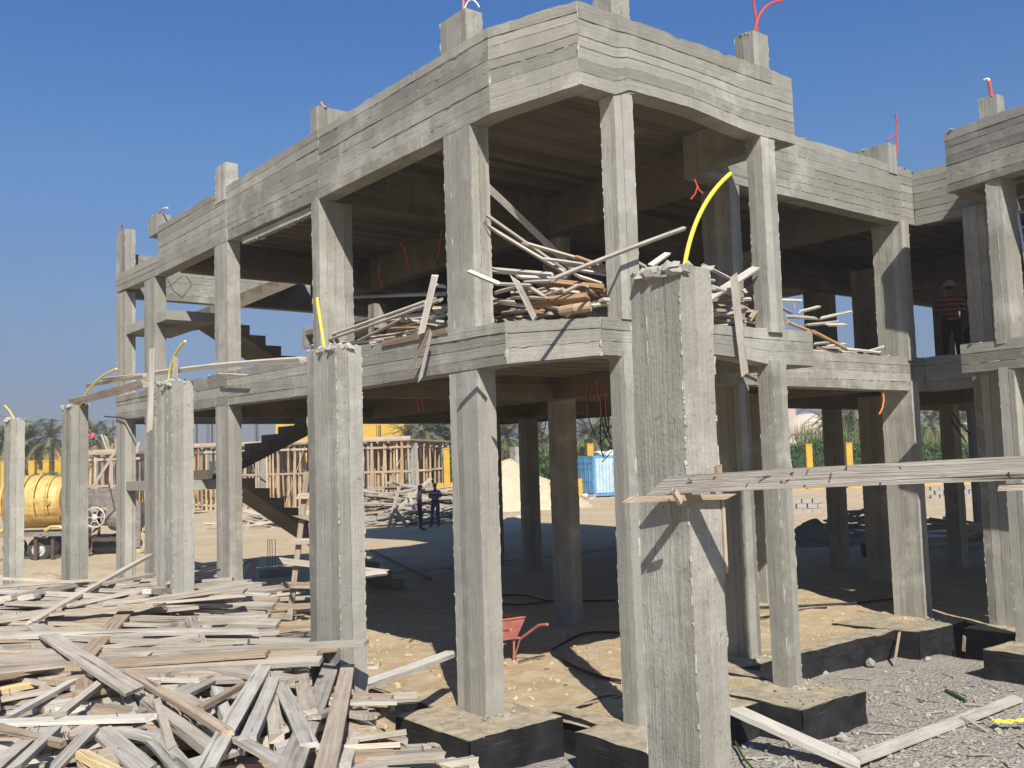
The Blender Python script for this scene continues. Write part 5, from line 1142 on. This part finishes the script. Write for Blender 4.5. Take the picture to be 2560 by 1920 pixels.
# ================================================================== SHORED FORMWORK ACROSS THE SITE
prop_me = None
def shoring(name, px0, px1, dep, ztop, rows, step, label, seedm):
    a0, a1 = at(px0, 1170, dep), at(px1, 1165, dep*.985); a0.z = a1.z = 0; ln = (a1-a0).length; d = (a1-a0)/ln; nrm_ = V(-d.y, d.x, 0)
    if nrm_.dot(Hf) < 0: nrm_ = -nrm_
    E_ = empty('shored_formwork', a0, label, 'formwork')
    mb = MB(); mb.tube([V(0, 0, 0), V(.02, .01, ztop*.35), V(-.015, 0, ztop*.7), V(0, 0, ztop)],   .08, 6, r2=.06); pm = [mb.mesh('prop', M['prop_wood'])]
    mb = MB(); mb.box((-.055, -.055, 0), (0, 0, ztop), (.11, 0, 0), (0, .11, 0)); pm.append(mb.mesh('prop', M['wood_tan']))
    n = int(ln/step)
    for r in range(rows):
        for i in range(n):
            if R.random() < .12: continue
            o = bpy.data.objects.new('prop', R.choice(pm)); COL.objects.link(o); o.parent = E_; p = d*(i*step+R.uniform(-.12, .12))+nrm_*(r*1.5+R.uniform(-.1, .1)); o.location = (p.x, p.y, R.uniform(-.05, 0)); o.rotation_euler = (R.gauss(0, .015), R.gauss(0, .015), R.random()*3)
    mb = MB(); mb.box(a0+V(0, 0, ztop)-nrm_*.25, d*ln, nrm_*(rows*1.5), V(0, 0, .10)); mb.build('deck', M['wood_tan'], E_)
    for i in range(int(ln/.7)):
        mb = MB(); mb.box(a0+d*(i*.7)+V(0, 0, ztop-.11)-nrm_*R.uniform(.3, .55), nrm_*(rows*1.5+.2), d*.08, V(0, 0, .10)); mb.build('joist', M['wood_tan'], E_)
    for z in (ztop*.52, ztop*.9):
        for r in range(rows): mb = MB(); mb.box(a0+V(0, 0, z+R.uniform(-.05, .05))+nrm_*(r*1.5-.09), d*ln, nrm_*.03, V(0, 0, .12)); mb.build('ledger', M['wood_tan'], E_)
    for i in range(int(ln/1.8)):
        x = R.uniform(0, ln-1.2); mb = MB(); p = a0+d*x-nrm_*.16; q_ = p+d*R.choice((-.9, .9, 1.3)); mb.box(p+V(0, 0, .1), q_-p+V(0, 0, ztop*R.uniform(.5, 1.1)), nrm_*.03, V(0, 0, .08)); mb.build('brace', M['wood'], E_)
    mb = MB(); mb.box(a0+V(0, 0, ztop+.1)-nrm_*.2, d*ln, nrm_*.04, V(0, 0, .16)); mb.build('edge_board', M['wood_tan'], E_)
    return a0, d, nrm_
sA = shoring('s', 455, 770, 61, 3.85, 6, .26, 'left-hand run of timber props carrying a formwork deck across the site', 1)
sB = shoring('s', 835, 1030, 59, 3.85, 7, .21, 'dense block of orange timber props under a deck behind the two standing people', 2)
sC = shoring('s', 205, 352, 50, 3.4, 4, .38, 'untidy grey formwork at far left under the crouching worker', 3)
for px in (655, 1030): 
    p = at(px-10, 1180, 60.5 if px < 800 else 58.6); mb = MB(); c_ = column_mb(p.x, p.y, -.1, 3.7, .9 if px < 800 else .7, .3, .5); tag(c_.build('concrete_pillar', M['conc_col'], None, (p.x, p.y, 0)), 'grey concrete pillar inside the far props' if px < 800 else 'grey concrete pillar at the right end of the far props', 'pillar')
# bars standing on the decks
for (px, base, top, dep, lab) in ((383-95, 1105, 1052, 50, 'bunch of starter bars on the far left deck'), (488, 1112, 1060, 61, 'left bunch of starter bars on the middle deck'), (525, 1112, 1060, 61, 'second bunch of starter bars on the middle deck'), (640, 1108, 1060, 61, 'third bunch of starter bars near the stair'), (950, 1100, 1062, 59, 'bunch of bars before the yellow wall')):
    b_ = at(px, base+6, dep); E_ = empty('rebar_bunch', b_, lab, 'rebar')
    for k in range(5):
        p = at(px+R.uniform(-9, 9), base+6, dep+R.uniform(-.2, .2)); q_ = at(px+R.uniform(-9, 9), top, dep); q_.x += (p.x-q_.x)*.9; q_.y += (p.y-q_.y)*.9; mb = MB(); mb.tube([p, q_], .022, 5); mb.build('bar', M['steel'], E_)
for k in range(12):
    px = R.uniform(265, 330); p = at(px, R.uniform(1120, 1190), 49.6); q_ = at(px+R.uniform(-25, 25), R.uniform(1075, 1110), 49.6); tag(lay(p, q_, .1, .04, 'wood_tan', 0, flat=-FW), 'stray upright board poking out of the far left formwork', 'board', 'stray boards on the far left formwork')
tag(lay(at(222, 1235, 46), at(300, 1110, 46), .12, .06, 'wood', 0, flat=-FW), 'long pale pole slanting up before the far left formwork', 'pole')
# crouching worker
pw = at(231, 1119, 49.8); human('person', pw, yaw_to(-Hf.x-.6*Hr.x, -Hf.y-.6*Hr.y), dict(pelvis=(0, -.1, .22), waist=(0, -.08, .34), chest=(0, .02, .55), neck=(0, .08, .72), head0=(0, .11, .80), head1=(0, .13, .88), head2=(0, .12, .95), shL=(-.17, .05, .66), shR=(.17, .05, .66), elL=(-.24, .2, .46), elR=(.24, .2, .46), wrL=(-.15, .4, .4), wrR=(.15, .4, .4), haL=(-.1, .47, .38), haR=(.1, .47, .38),
    hipL=(-.1, -.1, .2), hipR=(.1, -.1, .2), knL=(-.16, .28, .45), knR=(.16, .28, .45), anL=(-.14, .1, .09), anR=(.14, .1, .09), toL=(-.15, .27, .035), toR=(.15, .27, .035)), [plain('pink_shirt', (.55, .10, .14), .85), plain('grey_trousers', (.14, .13, .13), .85), SK, SHOE, HAIR, LIP], 'person in a pink shirt crouching on the far left formwork')

# ---- far timber heaps
def far_heap(x0, x1, dep, ztop, n, lab, grp, mats=None, depth=3.0, L=(1.5, 3.5)):
    big = MB()
    for k in range(n):
        px = R.uniform(x0, x1); f_ = R.random(); z = ztop*f_*(.35+.65*math.sin(PI*min(1, max(0, (px-x0+30)/(x1-x0+60)))))
        dd = dep+depth*(f_*.7+R.uniform(0, .3)); c = at(px, 1160, dd); c.z = z+.05; a = R.gauss(0, .35) if R.random() < .75 else R.uniform(-1.4, 1.4); l = R.uniform(*L); t_ = R.gauss(0, .13)
        d = (Hr*math.cos(a)+Hf*math.sin(a)+V(0, 0, t_)).normalized(); y = V(0, 0, 1).cross(d).normalized(); z_ = d.cross(y); ro = R.gauss(0, .3); y, z_ = y*math.cos(ro)+z_*math.sin(ro), -y*math.sin(ro)+z_*math.cos(ro)
        w, t = R.choice((.1, .12, .15)), R.choice((.05, .07)); big.box(c-d*l/2-y*w/2-z_*t/2, d*l, y*w, z_*t, .5, R.choice((0, 0, 1)))
    tag(big.build('timber_heap', [M['wood'], M['wood_tan']]), lab, 'timber heap', kind='stuff')
far_heap(915, 1130, 39.5, 1.5, 120, 'tall tangled timber heap behind the two standing people', None, depth=3.5)
far_heap(610, 760, 41, .45, 34, 'low scatter of boards seen under the stair', None)
far_heap(455, 570, 60, .4, 14, 'low stack of boards before the left-hand props', None)
far_heap(2095, 2190, 26.5, .75, 26, 'shaded heap of boards under the right-hand wing', None, depth=1.5, L=(.8, 1.8))
far_heap(2300, 2480, 24, .6, 22, 'dark heap of boards deep under the right-hand wing', None, depth=1.5, L=(.8, 1.8))
far_heap(205, 330, 47, .9, 22, 'boards stacked low before the far left formwork', None, depth=1.5)
for (x1, y1, x2, y2, dep) in ((980, 1285, 1078, 1195, 39), (972, 1318, 998, 1218, 38.5), (1020, 1318, 985, 1270, 38.4), (945, 1285, 1008, 1298, 38.6), (1022, 1232, 1036, 1275, 38.8)):
    tag(lay(at(x1, y1, dep), at(x2, y2, dep), .13, .05, 'wood', 0, flat=-FW), 'board propped steeply against the heap behind the people', 'board', 'propped boards behind the people')
# heap of sand and of dirt
def mound(name, px, dep, r, h, mat, lab, sy=.8, z0=-.1):
    c = at(px, 1160, dep); c.z = z0; mb = MB(); mb.smooth = True; n, m_ = 40, 16
    P = lambda i, j: c+Hr*(r*j/m_*math.cos(2*PI*i/n))+Hf*(r*sy*j/m_*math.sin(2*PI*i/n))+V(0, 0, h*max(0, (1-j/m_))**.9*(1+.18*nz(math.cos(2*PI*i/n)*1.6*j/m_+px, math.sin(2*PI*i/n)*1.6*j/m_)*2)+.06*nz(i*.8, j*.9, px))
    for i in range(n):
        for j in range(m_): 
            if j: mb.face([P(i, j), P(i, j+1), P(i+1, j+1), P(i+1, j)])
            else: mb.face([P(i, 0), P(i, 1), P(i+1, 1)])
    tag(mb.build(name, mat, None, c), lab, 'heap')
sandm = plain('pale_sand', (.55, .45, .31), .97, var=.12, scale=2.5, bump=.4); dirtm = plain('dark_dirt', (.20, .17, .13), .97, var=.3, scale=4, bump=.6)
mound('sand_heap', 1275, 52, 4.4, 2.7, sandm, 'tall pale sand heap in front of the hedge')
mound('sand_heap', 1285, 40, 1.4, .35, sandm, 'low sand bank with rubble in front of the tall sand heap')
mound('dirt_heap', 2035, 27, 1.5, .75, dirtm, 'dark dirt heap in the shade under the right-hand wing')
# stacks of white blocks
def blocks(px0, px1, dep, rows, lab):
    a0, a1 = at(px0, 1150, dep), at(px1, 1150, dep); a0.z = a1.z = 0; d = (a1-a0).normalized(); ln = (a1-a0).length; nr = V(-d.y, d.x, 0); E_ = empty('block_stack', a0, lab, 'blocks')
    mb = MB(); mb.box(V(-.19, -.1, 0), V(.38, 0, 0), V(0, .2, 0), V(0, 0, .19)); bme = mb.mesh('block', M['block'])
    for r in range(rows):
        for i in range(int(ln/.42)):
            if r == rows-1 and R.random() < .3: continue
            o = bpy.data.objects.new('block', bme); COL.objects.link(o); o.parent = E_; p = d*(i*.42+.2*(r % 2)+R.gauss(0, .015))+nr*R.gauss(0, .03); o.location = (p.x, p.y, r*.2); o.rotation_euler = (0, 0, math.atan2(d.y, d.x)+R.gauss(0, .05))
blocks(1985, 2068, 40, 3, 'stack of white building blocks beyond the dirt heap, nearer one'); blocks(2330, 2480, 48, 3, 'stack of white blocks at far right beyond the wing')

# ---- container
cc = onz(1487, 1241, 0); CE = empty('shipping_container', cc, 'blue shipping container with corrugated pale side beyond the sand', 'container')
dl = (Hr*.86+Hf*.5).normalized(); dw = (-Hr*.5+Hf*.86).normalized(); CH, CW, CL = 2.62, 2.2, 6.0
q = lambda a, b, z: cc+dl*a+dw*b+V(0, 0, z)
mb = MB(); mb.box(q(.05, .05, .12), dl*(CL-.1), dw*(CW-.1), V(0, 0, CH-.2)); mb.build('shell', M['blue'], CE)
mb = MB(); n = 44
for i in range(n):
    x0, x1 = .12+(CL-.24)*i/n, .12+(CL-.24)*(i+1)/n; k0, k1 = (0 if (i//1) % 2 == 0 else .05), (0 if (i+1) % 2 == 0 else .05)
    mb.face([q(x0, k0-.01, .2), q(x1, k1-.01, .2), q(x1, k1-.01, CH-.15), q(x0, k0-.01, CH-.15)])
mb.build('corrugated_side', M['blue_pale'], CE)
DOORS = []
for b0 in (.06, 1.12):
    mb = MB(); mb.box(q(-.03, b0, .2), dw*1.02, dl*.06, V(0, 0, CH-.35)); dr = mb.build('door', M['blue'], CE); DOORS.append(dr)
for z in (.95, 1.75, 2.15): mb = MB(); mb.box(q(-.06, .1, z), dw*2.0, dl*.03, V(0, 0, .05)); mb.build('door_rib', M['blue'], CE)
for b in (.45, .9, 1.4, 1.8): mb = MB(); mb.tube([q(-.07, b, .25), q(-.07, b, CH-.2)], .025, 6); lr = mb.build('lock_rod', M['blue'], CE); lr.parent = DOORS[0 if b < 1.1 else 1]; lr.location = (0, 0, 0)
mb = MB()
for a in (0, CL-.12):
    for b in (0, CW-.12): mb.box(q(a, b, 0), V(0, 0, CH), dl*.12, dw*.12)
for z in (.0, CH-.14):
    mb.box(q(.12, -.004, z), dl*(CL-.24), dw*.12, V(0, 0, .14)); mb.box(q(-.004, .12, z), dw*(CW-.24), dl*.12, V(0, 0, .14))
mb.build('corner_frame', M['blue'], CE)
for k, (a, b, s) in enumerate(((1.2, 1, .5), (2.3, 1.2, .6), (3.4, 1, .55))):
    mb = MB(); mb.smooth = True; mb.blob(q(a, b, CH+.13), .3, 2.4*s*1.6, 1.5, .75, .5, .25); tag(mb.build('white_sack', M['white'], None, q(a, b, CH)), 'white sack on the container roof, %s of three' % ('leftmost', 'middle', 'rightmost')[k], 'sack')
for px, py, k in ((1462, 1243, 0), (1475, 1245, 1), (1590, 1243, 2), (1615, 1240, 3)):
    p = onz(px, py, 0)-Hf*.6; mb = MB(); mb.blob(p+V(0, 0, .12), .22, 1.4, 1, .7, .5, .4); tag(mb.build('rubble_bag', M['white'] if k < 2 else M['stone'], None, p), ('small white bag at the blue container foot, left one', 'small white bag at the blue container foot, right one', 'grey rubble lump before the corrugated side', 'second grey rubble lump before the corrugated side')[k], 'bag')

# ---- yellow boundary fence, hedge
FD = 65
def fpt(px, dep=FD): p = at(px, 1150, dep); p.z = 0; return p
fa, fb = fpt(-150), fpt(2760); fd = (fb-fa).normalized(); fl = (fb-fa).length; fn = V(-fd.y, fd.x, 0)
FE = empty('boundary_fence', fa, 'low yellow boundary wall with tall square yellow posts', 'fence')
mb = MB(); mb.box(fa, fd*fl, fn*.2, V(0, 0, 1.15)); mb.build('low_wall', M['yellow_wall'], FE)
pm_ = MB(); pm_.box((-.2, -.2, 0), (.4, 0, 0), (0, .4, 0), (0, 0, 3.35)); pm_.box((-.23, -.23, 3.35), (.46, 0, 0), (0, .46, 0), (0, 0, .08)); pme = pm_.mesh('post', M['yellow_paint'])
for k, px in enumerate([-60, 15, 84, 120, 150, 480, 570, 660, 1040, 1117, 1392, 1476, 1570, 1660, 1760, 1860, 2021, 2121]):
    p = fpt(px); o = bpy.data.objects.new('post', pme); COL.objects.link(o); o.parent = FE; o.location = (p-fa-fn*.1); o.rotation_euler = (0, 0, math.atan2(fd.y, fd.x)); o.scale = (1, 1, (2.9 if px > 1900 else 3.35)/3.35)
def hedge(px0, px1, dep, h, lab, dens=260, mat='hedge', name='hedge'):
    a, b = fpt(px0, dep), fpt(px1, dep); d = (b-a).normalized(); l = (b-a).length; n_ = V(-d.y, d.x, 0); mb = MB()
    mb.box(a+n_*.3, d*l, n_*.7, V(0, 0, h*.9), .1)
    for k in range(int(l*dens)):
        x = R.uniform(0, l); f_ = R.random(); top = h*(.93+.1*nz(x*.5, h, px0)+.05*nz(x*2, 1, px0))
        if f_ < .75: p = a+d*x+n_*R.uniform(-.1, .3)+V(0, 0, top*R.random())
        else: p = a+d*x+n_*R.uniform(0, 1.2)+V(0, 0, top*R.uniform(.9, 1.05))
        s = R.uniform(.07, .16); u = V(R.gauss(0, 1), R.gauss(0, 1), R.gauss(0, 1)).normalized(); w_ = u.orthogonal().normalized(); v_ = u.cross(w_)
        dark = .35+.5*R.random()
        mb.face([p-w_*s, p+v_*s*.5, p+w_*s, p-v_*s*.5], None, dark)
    tag(mb.build(name, M[mat], None, a), lab, 'hedge')
hedge(1040, 1250, 67, 3.0, 'dark green clipped hedge behind the yellow posts in the centre'); hedge(1330, 1420, 67, 3.0, 'short piece of green hedge between the sand heap and the container'); hedge(1430, 1700, 68, 2.7, 'low dark hedge behind the blue container')
hedge(1880, 2230, 67, 3.25, 'long green hedge behind the yellow posts at right'); hedge(2290, 2620, 67, 2.9, 'far right hedge seen under the wing'); hedge(60, 160, 63, 2.6, 'dusty shrub row at the far left before the yellow arches', 200)
# tall grass above the right hedge
def reeds(px0, px1, dep, h, n, lab):
    mb = MB()
    for k in range(n):
        p = fpt(R.uniform(px0, px1), dep+R.uniform(0, 1.5)); ln = h*R.uniform(.6, 1.1); a = R.uniform(0, 2*PI); d = V(math.cos(a), math.sin(a), 0); w_ = d.cross(V(0, 0, 1))*.035; prev = p; t0 = R.random()
        for j in range(4):
            q_ = p+V(0, 0, ln*(j+1)/4)+d*(.6*((j+1)/4)**2*R.uniform(.6, 1)); mb.face([prev-w_, prev+w_, q_+w_*(1-(j+1)/4.5), q_-w_*(1-(j+1)/4.5)], None, t0); prev = q_
    tag(mb.build('tall_grass', M['weed'], None, fpt((px0+px1)/2, dep)), lab, 'grass')
reeds(1985, 2100, 68.5, 4.4, 420, 'clump of tall yellowish grass above the right hedge, left one'); reeds(2100, 2190, 68.5, 4.6, 380, 'clump of tall green grass above the right hedge, right one'); reeds(2290, 2480, 68.5, 3.6, 300, 'sparse tall grass over the far right hedge')

# ---- palms
def frond(mb, o, az, el, L, tone, droop):
    d = V(math.cos(az), math.sin(az), 0); n = 9; p = Vector(o); e = el; pts = [p]
    for i in range(n):
        e -= droop/n; p = p+(d*math.cos(e)+V(0, 0, math.sin(e)))*(L/n); pts.append(p)
    side = d.cross(V(0, 0, 1))
    for i in range(n):
        mb.face([pts[i]-side*.025, pts[i]+side*.025, pts[i+1]+side*.02, pts[i+1]-side*.02], None, min(1, tone+.3))
        for k in range(3):
            f_ = (k+R.random()*.5)/3; b = pts[i].lerp(pts[i+1], f_); t = (i+f_)/n
            if t < .12: continue
            ll = L*.24*(1-abs(t-.45)*.9); dr = (pts[i+1]-pts[i]).normalized()
            for s in (-1, 1):
                tip = b+side*s*ll*.72+dr*ll*.55+V(0, 0, R.uniform(-.05, .22)*ll-.1*t); w_ = dr*.035
                mb.face([b-w_, b+w_, tip], None, min(1, max(0, tone+R.gauss(0, .12))))
def crown_mesh(nf, L):
    mb = MB(); dry = MB()
    for k in range(nf):
        u = k/nf; el = 1.35-1.75*u+R.gauss(0, .08); az = k*2.39996+R.gauss(0, .15)
        frond(mb, V(0, 0, .1*R.random()), az, el, L*R.uniform(.85, 1.1)*(1-.15*(u > .8)), R.uniform(.15, .8), R.uniform(.9, 1.4))
    for k in range(6): frond(dry, V(0, 0, -.15), R.uniform(0, 2*PI), -.5, L*.75, R.random(), .8)
    b0 = len(mb.f); dry.mi = [1]*len(dry.f); mb.merge(dry); return mb.mesh('crown', [M['palm'], M['palm_dry']])
CRN = [crown_mesh(46, 2.5), crown_mesh(38, 2.3), crown_mesh(30, 2.0)]
TM = MB(); TM.smooth = False
for k in range(22):
    z0, z1 = k/22, (k+1)/22; TM.lathe((0, 0, z0), (0, 0, 1), [(.20, 0), (.235, (z1-z0)*.85), (.19, z1-z0)], 9)
TMM = TM.mesh('trunk', M['trunk'])
def palm(px, py, dep, s, lab, kind=0, dates=False):
    c = at(px, py, dep); E_ = empty('date_palm', V(c.x, c.y, 0), lab, 'palm', 'date palms beyond the fence')
    o = bpy.data.objects.new('trunk', TMM); COL.objects.link(o); o.parent = E_; o.scale = (s, s, c.z)
    o = bpy.data.objects.new('crown', CRN[kind]); COL.objects.link(o); o.parent = E_; o.location = (0, 0, c.z); o.scale = (s, s, s); o.rotation_euler = (0, 0, R.random()*6)
    if dates:
        mb = MB()
        for k in range(170):
            a = R.uniform(0, 2*PI); r = R.uniform(.2, .85)*s; mb.blob((r*math.cos(a), r*math.sin(a), -.1-r*.9+R.gauss(0, .12)), .07, 1, 1, 1.3, .5, .1)
        x = mb.build('date_cluster', plain('dates', (.42, .13, .03), .6)); x.parent = E_; x.location = (0, 0, c.z)
for a in ((8, 1105, 72, 1.1, 'palm at the far left edge behind the leftmost column', 0), (72, 1108, 74, 1.25, 'bushy palm above the orange drum, left one', 0), (128, 1100, 73, 1.15, 'bushy palm above the orange drum, right one', 1), (232, 1092, 80, 1.1, 'palm behind the crouching worker', 1), (268, 1095, 82, 1.0, 'palm right of the crouching worker', 2), (408, 1110, 84, .9, 'small palm top seen between the two left facade columns', 2), (447, 1122, 88, .9, 'tiny far palm top over the middle deck', 2),
          (1062, 1088, 72, 1.15, 'palm right of the yellow wall, taller one', 0), (1022, 1100, 78, 1.0, 'palm right beside the yellow wall edge', 1), (1108, 1092, 74, 1.2, 'palm beside the middle column over the hedge', 1), (1160, 1090, 74, 1.2, 'palm hidden mostly by the middle column', 0), (1268, 1098, 72, 1.2, 'palm above the sand heap, left of the dark column', 0), (1358, 1118, 78, 1.05, 'small palm between two dark columns', 1), (1345, 1082, 90, 1.1, 'pale far palm top over the small one', 2),
          (1472, 1098, 73, 1.15, 'palm behind the container, left one', 0), (1512, 1088, 75, 1.3, 'palm behind the container with dense crown', 0), (2132, 1040, 71, 1.5, 'tall palm hung with orange dates at right', 0, True), (2178, 1060, 76, 1.3, 'palm right of the date-hung palm', 1), (2118, 1095, 80, 1.1, 'lower palm behind the date-hung palm', 1), (2330, 1060, 75, 1.3, 'palm under the far right wing, left one', 1), (2400, 1060, 77, 1.3, 'palm under the far right wing, right one', 0), (2068, 1070, 78, 1.0, 'palm whose fronds cross the domed house', 2)): palm(*a)

# ---- far buildings
def bldg_box(px0, px1, dep, z1, mat, name, label, depth=8, wins=()):
    a, b = fpt(px0, dep), fpt(px1, dep); d = (b-a).normalized(); l = (b-a).length; n_ = V(-d.y, d.x, 0); E_ = empty(name, a, label, 'building')
    mb = MB(); mb.box(a, d*l, n_*depth, V(0, 0, z1)); mb.build('wall', mat, E_)
    mb = MB(); mb.box(a-d*.12-n_*.12+V(0, 0, z1), d*(l+.24), n_*(depth+.24), V(0, 0, .25)); mb.build('parapet', mat, E_)
    for x, z, w, h in wins:
        mb = MB(); mb.box(a+d*x-n_*.03+V(0, 0, z), d*w, n_*.1, V(0, 0, h)); wd_ = mb.build('window', M['dark'], E_)
        mb = MB(); mb.box(a+d*(x-.08)-n_*.06+V(0, 0, z-.1), d*(w+.16), n_*.1, V(0, 0, .1)); sl_ = mb.build('window_sill', mat, E_); sl_.parent = wd_; sl_.location = (0, 0, 0)
    return a, d, n_, E_
bldg_box(690, 1012, 82, 7.5, M['yellow_wall'], 'yellow_building', 'bright yellow building behind the middle props', wins=((1.5, 1.2, 1.2, 1.6), (5, 1.2, 1.2, 1.6)))
a_, d_, n_, E_ = bldg_box(40, 165, 84, 3.1, M['yellow_wall'], 'vaulted_building', 'low yellow building with rounded vaults behind the left palms', 6)
for k in range(3):
    mb = MB(); mb.smooth = True; c = a_+d_*(.75+k*1.45)+V(0, 0, 3.3); nn = 14
    for i in range(nn):
        t0, t1 = PI*i/nn, PI*(i+1)/nn; P = lambda t, y: c+d_*(-.68*math.cos(t))+V(0, 0, 1.25*math.sin(t))+n_*y
        mb.face([P(t0, .0), P(t1, .0), P(t1, 6), P(t0, 6)]); mb.face([c, P(t1, 0), P(t0, 0)])
    mb.build('vault', M['yellow_wall'], E_)
def dome_house(px, dep, r, zw, label, win=True):
    c = fpt(px, dep); E_ = empty('domed_house', c, label, 'house')
    mb = MB(); mb.lathe(c, (0, 0, 1), [(r, 0), (r, zw), (r+.12, zw), (r+.12, zw+.25), (r*.96, zw+.25)], 8); mb.build('wall', M['pink_wall'], E_)
    mb = MB(); mb.smooth = True; mb.lathe(c+V(0, 0, zw+.25), (0, 0, 1), [(r*.96*math.cos(t*PI/20), r*.62*math.sin(t*PI/20)) for t in range(11)], 32); mb.build('dome', plain('dome_plaster', (.60, .49, .40), .9, var=.05), E_)
    if win:
        p = c-Hf*(r*.95)+Hr*.25+V(0, 0, zw-1.0); mb = MB(); mb.lathe(p, -Hf, [(.62, 0), (.62, .3), (.45, .3), (.42, .05), (.0, .05)], 20); w_ = mb.build('window', M['pink_wall'], E_)
        mb = MB(); mb.lathe(p, -Hf, [(.42, .12), (.0, .12)], 20); pn_ = mb.build('pane', M['dark'], E_); pn_.parent = w_; pn_.location = (0, 0, 0)
dome_house(2025, 98, 2.9, 4.2, 'pinkish house with a low dome and round window at right'); dome_house(1965, 92, 1.5, 2.6, 'small lower dome left of the round-window house', False)
mb = MB(); c = fpt(1976, 101); mb.box(c, V(0, 0, 8.5), Hr*.8, Hf*.8); tag(mb.build('chimney_tower', M['pink_wall'], None, c), 'pink tower edge left of the domed house', 'tower')
bldg_box(2360, 2480, 90, 4.4, M['white'], 'white_building', 'white low building seen through the far right columns', wins=((1, 2, .8, 1.2), (2.6, 2, .8, 1.2)))
for px, py, w in ((1287, 1117, 1.0), (1518, 1104, .7)):
    c = at(px, py, 62 if px < 1400 else 74); mb = column_mb(c.x, c.y, -.1, c.z, w*.7, w*.5, .5); tag(mb.build('concrete_pillar', M['conc_col'], None, (c.x, c.y, 0)), 'square grey pillar stub above the sand heap' if px < 1400 else 'slim grey pillar stub behind the container', 'pillar')

# ---- dusty air
mb = MB(); mb.box((-620, -620, -1.6), (1240, 0, 0), (0, 1240, 0), (0, 0, 18)); hz = mb.build('haze', []); hz['kind'] = 'stuff'
hm = bpy.data.materials.new('haze'); hm.use_nodes = True; hn = hm.node_tree
for x in list(hn.nodes):
    if x.type == 'BSDF_PRINCIPLED': hn.nodes.remove(x)
pv = hn.nodes.new('ShaderNodeVolumePrincipled'); pv.inputs['Color'].default_value = (.86, .84, .80, 1); pv.inputs['Density'].default_value = .0022; pv.inputs['Anisotropy'].default_value = .2
hn.links.new(pv.outputs[0], [x for x in hn.nodes if x.type == 'OUTPUT_MATERIAL'][0].inputs['Volume']); hz.data.materials.append(hm)
